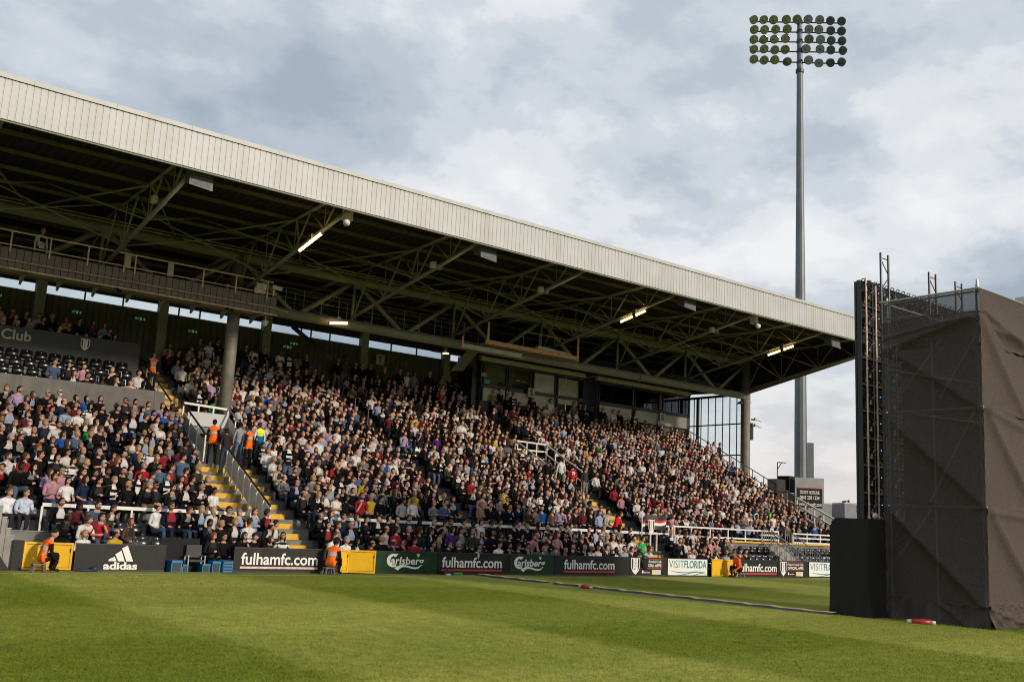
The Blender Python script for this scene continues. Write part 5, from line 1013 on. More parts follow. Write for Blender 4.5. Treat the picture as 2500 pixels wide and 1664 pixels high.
# ------------------------------------------------------------------ people
REG = {'torso': 0, 'uparm': 1, 'forearm': 2, 'hand': 3, 'neck': 4, 'thigh': 5, 'shin': 6, 'shoe': 7, 'face': 8, 'eye': 9, 'lip': 10, 'beard': 11, 'ear': 12}
class Geo:                                                          # vertices, loops, face sizes, face regions
    def __init__(s, V, faces, reg):
        s.V = np.array(V, float); s.S = np.array([len(f) for f in faces], np.int32); s.L = np.array([i for f in faces for i in f], np.int32); s.R = np.array(reg, np.int32)
        st = np.concatenate([[0], np.cumsum(s.S)[:-1]]); s.C = np.add.reduceat(s.V[s.L], st, axis=0) / s.S[:, None]
        a, b, c = s.V[s.L[st]], s.V[s.L[st + 1]], s.V[s.L[st + 2]]; n = np.cross(b - a, c - a); s.N = n / np.maximum(np.linalg.norm(n, axis=1), 1e-9)[:, None]
def join(gs):
    o = object.__new__(Geo); off = 0; Ls = []
    for g in gs: Ls.append(g.L + off); off += len(g.V)
    o.V = np.concatenate([g.V for g in gs]); o.L = np.concatenate(Ls); o.S = np.concatenate([g.S for g in gs]); o.R = np.concatenate([g.R for g in gs]); o.C = np.concatenate([g.C for g in gs]); o.N = np.concatenate([g.N for g in gs]); return o
def to_mesh(name, V_, L_, S_, Cf, m):
    me = bpy.data.meshes.new(name); me.vertices.add(len(V_)); me.vertices.foreach_set('co', V_.astype(np.float32).ravel())
    me.loops.add(len(L_)); me.loops.foreach_set('vertex_index', L_); me.polygons.add(len(S_))
    me.polygons.foreach_set('loop_start', np.concatenate([[0], np.cumsum(S_)[:-1]]).astype(np.int32)); me.polygons.foreach_set('use_smooth', np.ones(len(S_), bool))
    me.update(calc_edges=True); me.validate()
    at = me.color_attributes.new('Col', 'FLOAT_COLOR', 'CORNER'); c = np.ones((len(L_), 4), np.float32); c[:, :3] = np.repeat(Cf, S_, axis=0); at.data.foreach_set('color', c.ravel())
    me.materials.append(MATS[m]); return me

def skin_geo(nodes, bones, dec=None):
    me = bpy.data.meshes.new('body_skeleton'); me.from_pydata([n[0] for n in nodes], [b[:2] for b in bones], []); o = bpy.data.objects.new('body_skeleton', me); COL.objects.link(o)
    md = o.modifiers.new('skin', 'SKIN'); md.use_smooth_shade = True
    if not me.skin_vertices: me.skin_vertices.new() if hasattr(me.skin_vertices, 'new') else None
    bpy.context.view_layer.update()
    for i, n in enumerate(nodes): sv = me.skin_vertices[0].data[i]; r = n[1]; sv.radius = (r, r) if not isinstance(r, tuple) else r; sv.use_root = (i == 0)
    ss = o.modifiers.new('sub', 'SUBSURF'); ss.levels = 1
    out = []
    for d in (None, dec):
        if d:
            dm = o.modifiers.new('dec', 'DECIMATE'); dm.ratio = d
        bpy.context.view_layer.update(); ev = o.evaluated_get(bpy.context.evaluated_depsgraph_get()); em = ev.to_mesh()
        Vv = [tuple(v.co) for v in em.vertices]; F = [tuple(p.vertices) for p in em.polygons]; ev.to_mesh_clear()
        P = np.array([n[0] for n in nodes], float); A = np.array([P[b[0]] for b in bones]); B = np.array([P[b[1]] for b in bones]); rr = np.array([(np.mean(nodes[b[0]][1]) + np.mean(nodes[b[1]][1])) / 2 for b in bones])
        Va = np.array(Vv); cen = np.array([Va[list(f)].mean(0) for f in F]); AB = B - A
        t = np.clip(((cen[:, None] - A) * AB).sum(2) / np.maximum((AB ** 2).sum(1), 1e-9), 0, 1); D = np.linalg.norm(cen[:, None] - (A + t[:, :, None] * AB), axis=2) / rr
        reg = [REG[bones[i][2]] for i in D.argmin(1)]; out.append(Geo(Vv, F, reg))
        if not dec: out.append(out[0]); break
    bpy.data.objects.remove(o); bpy.data.meshes.remove(me); return out

def rx(p, ang, o): c, s = math.cos(ang), math.sin(ang); y, z = p[1] - o[1], p[2] - o[2]; return (p[0], o[1] + y * c - z * s, o[2] + y * s + z * c)
def skeleton(arms, lean=0.0, sit=True, knees=0.12, spread=0.0, female=0.0):
    h = 0.50 if sit else 0.95; o = (0, 0, h); sh = 0.168 - 0.02 * female
    up = [((0, 0.01, h + 0.16), (0.145 - 0.02 * female, 0.105)), ((0, 0.012, h + 0.34), (0.165 - 0.02 * female, 0.115)), ((0, 0.01, h + 0.475), (0.145 - 0.02 * female, 0.088)), ((0, -0.008, h + 0.545), 0.058 - 0.008 * female), ((0, -0.024, h + 0.61), 0.05)]
    N = [((0, 0, h), (0.15, 0.125))] + up; bones = [(0, 1, 'torso'), (1, 2, 'torso'), (2, 3, 'torso'), (3, 4, 'neck'), (4, 5, 'neck')]
    AR = {'lap': ((0.225, 0.02, 0.20), (0.17, -0.17, 0.11), (0.10, -0.25, 0.10)), 'cross': ((0.225, -0.03, 0.21), (0.06, -0.20, 0.25), (-0.07, -0.19, 0.27)), 'chin': ((0.20, -0.16, 0.16), (0.11, -0.19, 0.40), (0.05, -0.15, 0.52)),
          'side': ((0.235, 0.02, 0.19), (0.245, -0.02, -0.06), (0.24, -0.04, -0.16)), 'knee': ((0.23, -0.12, 0.20), (0.16, -0.34, 0.12), (0.10, -0.42, 0.11)), 'phone': ((0.22, -0.06, 0.19), (0.12, -0.24, 0.26), (0.06, -0.28, 0.31)), 'pocket': ((0.25, 0.05, 0.20), (0.21, -0.04, 0.0), (0.18, -0.07, -0.05)),
          'point': ((0.36, -0.12, 0.42), (0.56, -0.25, 0.46), (0.66, -0.30, 0.48)), 'head': ((0.30, -0.05, 0.44), (0.20, -0.05, 0.62), (0.12, -0.03, 0.72))}
    for s, a in zip((-1, 1), arms):
        k = len(N); e, w, hd = AR[a]; pts = [((s * sh, 0.014, h + 0.455), 0.066), ((s * e[0], e[1], h + e[2]), 0.047), ((s * w[0], w[1], h + w[2]), 0.035), ((s * hd[0], hd[1] - 0.002, h + hd[2]), (0.042, 0.03))]
        N += pts; bones += [(3, k, 'torso'), (k, k + 1, 'uparm'), (k + 1, k + 2, 'forearm'), (k + 2, k + 3, 'hand')]
    if lean: N = [N[0]] + [(rx(p, -lean, o) if False else rx(p, lean, o), r) for p, r in N[1:]]
    for s in (-1, 1):
        k = len(N)
        if sit: pts = [((s * 0.095, -0.05, h - 0.01), 0.098), ((s * (0.105 + spread * .5), -0.24, h + 0.02), 0.086), ((s * (0.11 + spread), -0.43, h + 0.03), 0.068), ((s * (0.11 + spread), -0.40 - knees * 0.3, 0.28), 0.058), ((s * (0.11 + spread), -0.40 + knees * 0.2, 0.085), 0.045), ((s * (0.125 + spread), -0.55, 0.045), 0.042)]
        else: pts = [((s * 0.09, 0.0, h - 0.06), 0.098), ((s * (0.10 + spread * .3), -0.01, 0.70), 0.085), ((s * (0.105 + spread * .6), -0.015, 0.50), 0.065), ((s * (0.11 + spread), 0.01, 0.28), 0.058), ((s * (0.11 + spread), 0.02, 0.085), 0.046), ((s * (0.13 + spread), -0.13, 0.045), 0.042)]
        N += pts; bones += [(0, k, 'thigh'), (k, k + 1, 'thigh'), (k + 1, k + 2, 'thigh'), (k + 2, k + 3, 'shin'), (k + 3, k + 4, 'shin'), (k + 4, k + 5, 'shoe')]
    return N, bones
def head_geo(ns=10, nf=16):
    V_ = []; 
    for i in range(ns + 1):
        t = math.pi * i / ns
        for j in range(nf):
            p = 2 * math.pi * j / nf; z = 0.120 * math.cos(t); s = math.sin(t); x = 0.078 * s * math.sin(p); y = -0.098 * s * math.cos(p); fr = math.cos(p)
            if z < 0: f = -z / 0.12; x *= 1 - 0.30 * f ** 1.6; y = y * (1 - 0.22 * f ** 2) - 0.014 * f
            if fr > 0.55: y *= 0.95
            pp = (p + math.pi) % (2 * math.pi) - math.pi
            if abs(pp) < 0.15 and -0.055 < z < 0.0: y -= 0.022 if z < -0.02 else 0.012
            if 0.25 < abs(pp) < 0.6 and abs(z - 0.0) < 0.02: y += 0.010
            if abs(pp) < 0.7 and 0.025 < z < 0.05: y -= 0.005
            if abs(abs(pp) - 1.62) < 0.15 and -0.045 < z < 0.02: x *= 1.16
            V_.append((x, y, z))
    F = []; R = []
    for i in range(ns):
        for j in range(nf):
            q = (j + 1) % nf; f = (i * nf + j, (i + 1) * nf + j, (i + 1) * nf + q, i * nf + q); c = np.mean([V_[k] for k in f], axis=0); pp = (2 * math.pi * (j + 0.5) / nf + math.pi) % (2 * math.pi) - math.pi
            r = 'face'
            if 0.15 < abs(pp) < 0.65 and -0.006 < c[2] < 0.03: r = 'eye'
            elif abs(pp) < 0.45 and -0.082 < c[2] < -0.055: r = 'lip'
            elif abs(pp) < 1.45 and c[2] < -0.045: r = 'beard'
            F.append(f); R.append(REG[r])
    return Geo(V_, F, R)
def hair_geo(kind, ns=10, nf=16):
    V_ = []; keep = []; 
    for i in range(ns + 1):
        t = math.pi * i / ns
        for j in range(nf):
            p = 2 * math.pi * j / nf; pp = (p + math.pi) % (2 * math.pi) - math.pi; a = abs(pp); z0 = 0.120 * math.cos(t); s = math.sin(t)
            line = 0.044 if a < 0.7 else (0.044 + (a - 0.7) / 0.6 * -0.085 if a < 1.3 else -0.045 - (a - 1.3) * 0.04)
            k = 1.15 if kind != 'cap' else 1.14; th = 1.0
            if kind == 'full': k = 1.26
            if kind == 'crop': k = 1.08
            x, y, z = 0.078 * s * math.sin(p) * k, -0.098 * s * math.cos(p) * k, z0 * (1.08 if kind != 'full' else 1.14)
            ok = z0 > line - 0.005
            if kind == 'long' or kind == 'bob':
                ok = z0 > line - 0.005 or a > 1.15
                if a > 1.15 and z0 < 0: z = z0 * (2.1 if kind == 'long' else 1.25); x *= 1.12; y = max(y, -0.02) + 0.01; s2 = max(s, 0.55); x = 0.078 * s2 * math.sin(p) * 1.25; y = -0.098 * s2 * math.cos(p) * 1.12
            if kind == 'ring': ok = line - 0.005 < z0 < 0.055 and a > 0.9
            if kind == 'cap': ok = z0 > (0.045 if a < 1.6 else 0.0)
            if kind == 'beanie': ok = z0 > (0.03 if a < 1.4 else -0.03); 
            V_.append((x + 0.003 * math.sin(j * 5 + i * 3), y, z)); keep.append(ok)
    F = [];
    for i in range(ns):
        for j in range(nf):
            q = (j + 1) % nf; f = (i * nf + j, (i + 1) * nf + j, (i + 1) * nf + q, i * nf + q)
            if all(keep[k] for k in f): F.append(f)
    if kind == 'cap':
        k = len(V_); V_ += [(-0.062, -0.088, 0.05), (0.062, -0.088, 0.05), (0.05, -0.175, 0.035), (-0.05, -0.175, 0.035), (-0.062, -0.088, 0.058), (0.062, -0.088, 0.058), (0.05, -0.175, 0.043), (-0.05, -0.175, 0.043)]
        F += [(k, k + 1, k + 2, k + 3), (k + 4, k + 7, k + 6, k + 5), (k + 3, k + 2, k + 6, k + 7)]
    used = sorted({i for f in F for i in f}); mp = {o: n for n, o in enumerate(used)}
    return Geo([V_[i] for i in used], [tuple(mp[i] for i in f) for f in F], [0] * len(F))
HEAD = head_geo(); HAIR = {k: hair_geo(k) for k in ('short', 'crop', 'full', 'long', 'bob', 'ring', 'cap', 'beanie')}
HEAD_LO = head_geo(6, 10); HAIR_LO = {k: hair_geo(k, 6, 10) for k in HAIR}
TPL = {}
def tpl(name, *a, **k):
    N, B = skeleton(*a, **k); hi, lo = skin_geo(N, B, 0.42); TPL[name] = (hi, lo, np.array(N[5][0]) + np.array((0, -0.014, 0.092)))
tpl('lap', ('lap', 'lap')); tpl('cross', ('cross', 'cross'), lean=-0.04); tpl('chin', ('cross', 'chin'), lean=0.22); tpl('chin2', ('chin', 'lap'), lean=0.16, spread=0.05); tpl('lean', ('knee', 'knee'), lean=0.42, spread=0.06); tpl('back', ('lap', 'lap'), lean=-0.12, spread=0.08); tpl('phone', ('phone', 'phone'), lean=0.12); tpl('wlap', ('lap', 'lap'), female=1.0); tpl('wcross', ('cross', 'lap'), female=1.0, lean=0.05); tpl('handhead', ('lap', 'head'), lean=0.03)
SEATED = ['lap', 'cross', 'chin', 'chin2', 'lean', 'back', 'phone', 'wlap', 'wcross', 'handhead']; SEAT_W = [0.22, 0.16, 0.10, 0.08, 0.10, 0.10, 0.05, 0.10, 0.07, 0.02]
tpl('stand', ('side', 'side'), sit=False, spread=0.03); tpl('stcross', ('cross', 'cross'), sit=False, spread=0.04); tpl('stpocket', ('pocket', 'pocket'), sit=False, spread=0.05); tpl('stpoint', ('side', 'point'), sit=False); tpl('stphone', ('phone', 'side'), sit=False); 
def low_seat():
    N, B = skeleton(('knee', 'knee'), lean=0.42, spread=0.03)
    M2 = []
    for i, (p, r) in enumerate(N): M2.append(((p[0], p[1], p[2] - 0.20), r))
    nl = len(M2) - 12
    for q, s in ((nl, -1), (nl + 6, 1)):
        for j, pt in enumerate(((0.095, -0.05, 0.30), (0.11, -0.22, 0.37), (0.12, -0.38, 0.45), (0.12, -0.36, 0.25), (0.12, -0.31, 0.08), (0.135, -0.46, 0.045))): M2[q + j] = ((s * pt[0], pt[1], pt[2]), N[q + j][1])
    hi, lo = skin_geo(M2, B, 0.42); TPL['stool'] = (hi, lo, np.array(M2[5][0]) + np.array((0, -0.02, 0.09)))
low_seat()

SKIN = [(0.54, 0.295, 0.205), (0.49, 0.265, 0.18), (0.58, 0.335, 0.24), (0.44, 0.235, 0.155), (0.20, 0.105, 0.062), (0.085, 0.042, 0.027), (0.34, 0.19, 0.115)]; SKIN_W = [0.28, 0.25, 0.22, 0.11, 0.05, 0.04, 0.05]
HAIRC = {'dark hair': (0.030, 0.018, 0.011), 'black hair': (0.010, 0.009, 0.008), 'brown hair': (0.075, 0.042, 0.022), 'blond hair': (0.36, 0.24, 0.11), 'grey hair': (0.30, 0.28, 0.26), 'ginger hair': (0.20, 0.075, 0.025)}
TOPS = [('black jacket', (0.0045, 0.0045, 0.005), 24, 1, 'open'), ('black jumper', (0.005, 0.005, 0.0055), 17, 1, ''), ('navy jacket', (0.006, 0.009, 0.022), 12, 1, 'open'), ('navy polo shirt', (0.012, 0.018, 0.045), 5, 0, ''), ('charcoal coat', (0.014, 0.0135, 0.014), 9, 1, 'open'), ('black T-shirt', (0.005, 0.005, 0.0055), 5, 0, ''), ('white T-shirt', (0.60, 0.575, 0.55), 5, 0, ''), ('white red-banded football shirt', (0.62, 0.60, 0.575), 7, 0, 'band'),
        ('white shirt', (0.58, 0.57, 0.56), 3.6, 1, ''), ('pale blue shirt', (0.26, 0.33, 0.47), 3.6, 1, ''), ('grey jumper', (0.15, 0.148, 0.145), 6.5, 1, ''), ('maroon jumper', (0.085, 0.014, 0.022), 3, 1, ''), ('red football shirt', (0.27, 0.015, 0.022), 2.2, 0, ''), ('beige jacket', (0.27, 0.20, 0.13), 2.6, 1, 'open'), ('brown jacket', (0.09, 0.052, 0.028), 3, 1, 'open'), ('olive jacket', (0.045, 0.042, 0.024), 4.5, 1, 'open'),
        ('pink shirt', (0.42, 0.21, 0.25), 1.1, 1, ''), ('lilac shirt', (0.32, 0.25, 0.38), 0.8, 1, ''), ('yellow top', (0.52, 0.33, 0.02), 0.6, 0, ''), ('blue denim shirt', (0.07, 0.11, 0.18), 3, 1, ''), ('bright blue jumper', (0.012, 0.07, 0.27), 0.9, 1, ''), ('green hoodie', (0.02, 0.18, 0.05), 0.35, 1, ''), ('striped scarf and coat', (0.006, 0.006, 0.007), 4, 1, 'scarf'), ('hooped jumper', (0.02, 0.02, 0.02), 1.0, 1, 'hoops'), ('purple jumper', (0.07, 0.022, 0.14), 0.4, 1, ''), ('cream cardigan', (0.40, 0.34, 0.26), 1.4, 1, 'open')]
TW = np.array([t[2] for t in TOPS], float); TW /= TW.sum()
LEGS = [(0.010, 0.013, 0.026), (0.008, 0.008, 0.009), (0.04, 0.06, 0.11), (0.16, 0.13, 0.09), (0.08, 0.11, 0.18)]
INNER = [(0.55, 0.53, 0.51), (0.26, 0.32, 0.45), (0.18, 0.18, 0.185), (0.27, 0.02, 0.03), (0.025, 0.025, 0.03)]
def look():
    ti = rng.choice(len(TOPS), p=TW); top = TOPS[ti]; sk = SKIN[rng.choice(7, p=SKIN_W)]; fem = rng.random() < 0.27; dark = sk[0] < 0.3
    hn = rng.choice(list(HAIRC), p=[0.34, 0.20, 0.22, 0.09, 0.11, 0.04]) if not dark else 'black hair'
    if fem and not dark: hn = rng.choice(list(HAIRC), p=[0.30, 0.16, 0.20, 0.26, 0.04, 0.04])
    hk = rng.choice(['long', 'bob'], p=[0.75, 0.25]) if fem else rng.choice(['short', 'crop', 'full', 'ring', 'cap', 'beanie'], p=[0.47, 0.19, 0.16, 0.08, 0.08, 0.02])
    d = dict(skin=np.array(sk) * rng.uniform(0.9, 1.08), hair=np.array(HAIRC[hn]) * rng.uniform(0.8, 1.2), hk=hk, top=np.array(top[1]) * rng.uniform(0.85, 1.15), sl=top[3], pat=top[4], legs=np.array(LEGS[rng.choice(5, p=[0.33, 0.27, 0.18, 0.08, 0.14])]) * rng.uniform(0.8, 1.2), inner=np.array(INNER[rng.choice(5, p=[0.33, 0.14, 0.16, 0.07, 0.30])]), beard=(not fem) and rng.random() < 0.32, fem=fem, shoe=np.array((0.02, 0.018, 0.017)))
    hd = hn if hk not in ('ring', 'cap', 'beanie') else ('bald head' if hk == 'ring' else 'cap' if hk == 'cap' else 'woolly hat')
    if hk in ('cap', 'beanie'): d['hair'] = np.array([(0.015, 0.015, 0.016), (0.6, 0.58, 0.56), (0.02, 0.03, 0.07), (0.30, 0.25, 0.17)][rng.choice(4, p=[0.5, 0.18, 0.22, 0.1])])
    if hk == 'long': hd = 'long ' + hn
    d['desc'] = (top[0], hd); return d
def colours(g, d, hip=0.5):
    C = np.zeros((len(g.R), 3)); sk = d['skin']; R = g.R
    pal = {0: d['top'], 1: d['top'], 2: d['top'] if d['sl'] else sk, 3: sk, 4: sk, 5: d['legs'], 6: d.get('shin', d['legs']), 7: d['shoe'], 8: sk, 9: sk * 0.38, 10: sk * (0.80, 0.55, 0.55), 11: (d['hair'] * 0.7 + sk * 0.3) if d['beard'] else sk * 0.97, 12: sk}
    for k, c in pal.items(): C[R == k] = c
    C *= rng.uniform(0.86, 1.14, len(R))[:, None] if len(R) > 300 else 1.0
    z = g.C[:, 2] - hip; front = (g.N[:, 1] < -0.25)
    if d['pat'] == 'open': C[(R == 0) & front & (np.abs(g.C[:, 0]) < 0.036 + 0.026 * (z > 0.3)) & (z > 0.10)] = d['inner']
    if d['pat'] == 'band': C[(R == 0) & (z > 0.24) & (z < 0.295)] = (0.45, 0.03, 0.04); C[(R == 0) & front & (np.abs(g.C[:, 0]) < 0.05) & (z > 0.18) & (z < 0.24)] = (0.05, 0.05, 0.06)
    if d['pat'] == 'hoops': C[(R <= 2) & (np.floor(g.C[:, 2] / 0.055) % 2 == 0)] = (0.66, 0.64, 0.62)
    if d['pat'] == 'scarf': C[(R == 0) & front & (np.abs(g.C[:, 0]) < 0.085) & (z > 0.10) & (np.floor(z / 0.07) % 2 == 0)] = (0.68, 0.66, 0.64); C[(R == 4)] = (0.6, 0.58, 0.56)
    if d['pat'] == 'vest':
        C[(R == 0) | ((R == 5) & (g.C[:, 1] > -0.09) & (z > -0.13))] = d['vest']; band = (0.42, 0.43, 0.46)
        for za in (0.12, 0.27): C[(R == 0) & (z > za) & (z < za + 0.055)] = band
        C[(R == 0) & (np.abs(np.abs(g.C[:, 0]) - 0.11) < 0.028) & (z > 0.3)] = band
    if d['pat'] == 'twotone': C[(R == 0)] = d['vest']; C[(R == 0) & (z < 0.22)] = (0.01, 0.14, 0.34); C[(R == 0) & (np.abs(g.C[:, 0]) > 0.13)] = d['top']
    return C
def assemble(tn, d, lo=False, hyaw=0.0, hpitch=0.0, sx=1.0):
    hi, low, hc = TPL[tn]; body = low if lo else hi; H = HEAD_LO if lo else HEAD; G = (HAIR_LO if lo else HAIR)[d['hk']]
    c, s = math.cos(hyaw), math.sin(hyaw); cp, sp = math.cos(hpitch), math.sin(hpitch); RZ = np.array([[c, -s, 0], [s, c, 0], [0, 0, 1]]) @ np.array([[1, 0, 0], [0, cp, -sp], [0, sp, cp]])
    hs = 0.94 if d['fem'] else 1.0
    bv = body.V.copy(); bv[:, 0] *= sx; hv = (H.V * hs) @ RZ.T + hc; gv = (G.V * hs) @ RZ.T + hc; hip = 0.5 if tn in SEATED else 0.3 if tn == 'stool' else 0.95
    Cb = colours(body, d, hip); Ch = colours(H, d); Cg = np.tile(d['hair'], (len(G.R), 1))
    V1 = np.concatenate([bv, hv]); L1 = np.concatenate([body.L, H.L + len(bv)]); S1 = np.concatenate([body.S, H.S]); C1 = np.concatenate([Cb, Ch])
    return (V1, L1, S1, C1), (gv, G.L, G.S, Cg)
def person(tn, d, loc, yaw, label, sc=1.04, group='spectators seated in the stand', hyaw=0.0, hpitch=0.0, sx=1.0, hair_name='hair'):
    (v, l, s, c), (gv, gl, gs, gc) = assemble(tn, d, False, hyaw, hpitch, sx)
    o = link('person', to_mesh('person', v, l, s, c, 'person_surface'), None, loc); o.rotation_euler = (0, 0, yaw); o.scale = (sc, sc, sc); tag(o, label, 'person', group)
    link({'cap': 'cap', 'beanie': 'hat'}.get(d['hk'], hair_name), to_mesh('hair', gv, gl, gs, gc, 'hair_surface'), o); return o
def outfit(top, legs=(0.02, 0.02, 0.024), skin=SKIN[0], hair=(0.03, 0.018, 0.011), hk='short', sl=1, pat='', inner=(0.6, 0.58, 0.56), beard=False, **k):
    d = dict(top=np.array(top), legs=np.array(legs), skin=np.array(skin), hair=np.array(hair), hk=hk, sl=sl, pat=pat, inner=np.array(inner), beard=beard, fem=hk in ('long', 'bob'), shoe=np.array((0.02, 0.02, 0.02))); d.update(k); return d

# --- seats
def seat_parts():
    mb = MB(); n = 8; w = 0.43; P = []
    for j, (z, y) in enumerate(((0.40, 0.20), (0.50, 0.225), (0.62, 0.235), (0.72, 0.25), (0.775, 0.275), (0.785, 0.31))):
        for i in range(n + 1): x = (i / n - 0.5) * w * (1 - (0.06 if j > 3 else 0)); P.append((x, y - 0.05 * (2 * i / n - 1) ** 2, z - (0.03 * abs(2 * i / n - 1) ** 3 if j > 3 else 0)))
    mb.v = P
    for j in range(5):
        for i in range(n): k = j * (n + 1) + i; mb.f.append((k, k + 1, k + n + 2, k + n + 1)); mb.m.append(0)
    pan = MB(); P = []
    for j, (z, y) in enumerate(((0.36, 0.13), (0.40, 0.06), (0.55, 0.075), (0.66, 0.10), (0.69, 0.13))):
        for i in range(n + 1): x = (i / n - 0.5) * 0.41; P.append((x, y + 0.03 * (2 * i / n - 1) ** 2, z - (0.03 * abs(2 * i / n - 1) ** 3 if j > 2 else 0)))
    pan.v = P
    for j in range(4):
        for i in range(n): k = j * (n + 1) + i; pan.f.append((k, k + 1, k + n + 2, k + n + 1)); pan.m.append(0)
    br = MB().box(-0.03, 0.03, 0.15, 0.27, 0.0, 0.42).box(-0.21, 0.21, 0.16, 0.20, 0.34, 0.38); pl = MB().tube((0, 0.222, 0.71), (0, 0.236, 0.712), 0.022, 8)  # white disc stands in for the highlight dot on each backrest
    return mb, pan, br, pl
s_back, s_pan, s_br, s_pl = seat_parts()
SM = [mesh_of('backrest', s_back, 'seat_black', smooth=True), mesh_of('seat_pan', s_pan, 'seat_black', smooth=True), mesh_of('bracket', s_br, 'grey_steel'), mesh_of('highlight_dot', s_pl, 'ink_white')]
SMW = [mesh_of('backrest', s_back, 'seat_white', smooth=True), mesh_of('seat_pan', s_pan, 'seat_white', smooth=True), SM[2], SM[3]]

# --- who sits where
NUM = ['first', 'second', 'third', 'fourth', 'fifth', 'sixth', 'seventh', 'eighth', 'ninth', 'tenth', 'eleventh', 'twelfth', 'thirteenth', 'fourteenth', 'fifteenth', 'sixteenth', 'seventeenth', 'eighteenth', 'nineteenth']
TEN = {20: 'twenty', 30: 'thirty', 40: 'forty', 50: 'fifty', 60: 'sixty', 70: 'seventy', 80: 'eighty', 90: 'ninety'}
def ordn(n):
    if n <= 19: return NUM[n - 1]
    t = n // 10 * 10
    if t >= 100: return 'hundredth'
    return (TEN[t][:-1] + 'ieth') if n == t else TEN[t] + '-' + NUM[n - t - 1]
PITCH = 0.485
spots = []                                                          # (x, y, z, row index, row words, kind)
def in_aisle(x, k): return any(a - 0.12 < x < b + 0.12 and k0 <= k <= k1 for a, b, k0, k1 in AISLES)
RES = []                                                            # places kept free for the people set by hand
def keep(u, v, y, z=None): RES.append((on_y(u, v, y).x, y))
for k in range(26):
    if k == 3: continue
    y, z = row_y(k) + 0.34, row_z(k)
    x = 5.2 + random.uniform(0, 0.2); xr = 51.0 if k <= 23 else 33.2
    while x < xr:
        ok = not in_aisle(x, k) and not (k > 14 and x < 14.2)
        if 11 <= k <= 15 and any(a - 0.25 < x < b + 0.25 for a, b in VOMS): ok = False
        if k < 3 and ux(404, 1350) - 0.15 < x < ux(502, 1350) and k == 0: ok = False
        if ok:
            p = 0.93 + 0.05 * math.sin(x * 0.9 + k) * math.sin(k * 1.7)
            if k < 3 and x < 8.0 or (k == 4 and x < 7.6): x += PITCH; continue
            if k < 3 and x > 39.3: p = 0.0
            if k < 3 and 10.2 < x < 13.2: p = 0.85
            if k < 2 and 10.6 < x < 12.3: p = 0.15
            if k < 3 and 7.0 < x < 10.2: p = 0.62
            if k >= 22: p = 0.80
            if 4 <= k <= 6 and x > 47: p = 0.75
            spots.append((x + random.uniform(-0.05, 0.05), y + random.uniform(-0.06, 0.06), z, k, ordn(k + 1) + ' row', 'full' if random.random() < p else 'empty'))
        x += PITCH
for i, (y, z) in enumerate(up):
    x = 5.4
    while x < 13.6: spots.append((x, y + 0.36, z, 30 + i, ['lowest', 'second', 'third', 'fourth', 'top'][i] + ' club row', 'full' if random.random() < (0.85 if i == 0 and x > 9.9 else 0.6 if i == 1 and x > 9.6 else 0.0) else 'empty')); x += 0.56
for i in range(3):
    x = 5.6
    while x < 13.2: spots.append((x, 45.85 + 0.7 * i, 7.95 + 0.36 * i, 40 + i, ['lowest', 'middle', 'rear'][i] + ' row behind club wall', 'full' if random.random() < 0.85 else 'empty')); x += 0.56
GAZE = (33.0, 14.0)
full = []; empty = []
for s in spots:
    (full if s[5] == 'full' else empty).append(s)
def visible(x, y, z):
    u, v, d = px((x, y, z)); return -10 < u < 2075 and d > 0
full.sort(key=lambda s: px(s[:3])[2] + (0 if visible(s[0], s[1], s[2] + 1) else 1000))
idx = {}
for s in sorted(full, key=lambda s: s[0]):
    if visible(s[0], s[1], s[2] + 1.0): idx[s[3]] = idx.get(s[3], 0) + 1
    s_key = (s[0], s[1]); 
    full[full.index(s)] = s + (idx.get(s[3], 0),) if len(s) == 6 else s
SPECIAL_N = 30
BV, BL, BS, BC = [], [], [], []; HV, HL, HS, HC = [], [], [], []; nb = nh = 0
used = set()
for n, s in enumerate(full):
    x, y, z, k, rw, kind, num = s; d = look(); tn = str(rng.choice(SEATED, p=SEAT_W))
    stand = (k in (25,) and rng.random() < 0.75) or (k == 23 and x > 33.5 and rng.random() < 0.55) or (k > 5 and not (k > 10 and x < 14.2) and rng.random() < 0.010)
    if stand: tn = str(rng.choice(['stand', 'stcross', 'stpocket']))
    if d['fem'] and not stand: tn = str(rng.choice(['wlap', 'wcross', 'chin', 'wlap']))
    g = math.atan2(GAZE[1] - y, GAZE[0] - x) + math.pi / 2; g = max(-1.0, min(1.0, g)); yaw = 0.35 * g + rng.normal(0, 0.17); hy = 0.5 * g + rng.normal(0, 0.28); hp = rng.normal(0.02, 0.10) - (0.35 if tn == 'phone' else 0); sc = rng.normal(1.08, 0.04); sx = rng.uniform(0.98, 1.20)
    if rng.random() < 0.06: hy += rng.choice([-1, 1]) * 0.8
    yy = y + (0.12 if not stand else -0.05)
    if n < 300 - SPECIAL_N and visible(x, y, z + 1):
        t0, h0 = d['desc']; lab = f"person with {h0} in {t0}, {rw}, {ordn(max(1, num))} from left"
        person(tn, d, (x, yy, z), yaw, lab, sc, 'spectators in the stand', hy, hp, sx)
    else:
        (v, l, s_, c), (gv, gl, gs, gc) = assemble(tn, d, True, hy, hp, sx); cy, sy = math.cos(yaw), math.sin(yaw); RZ = np.array([[cy, -sy, 0], [sy, cy, 0], [0, 0, 1]]); off = np.array((x, yy, z))
        BV.append((v * sc) @ RZ.T + off); BL.append(l + nb); BS.append(s_); BC.append(c); nb += len(v)
        BV.append((gv * sc) @ RZ.T + off); BL.append(gl + nb); BS.append(gs); BC.append(gc); nb += len(gv)
crowd = link('crowd', to_mesh('crowd', np.concatenate(BV), np.concatenate(BL).astype(np.int32), np.concatenate(BS), np.concatenate(BC), 'person_surface'))
tag(crowd, kind='stuff')
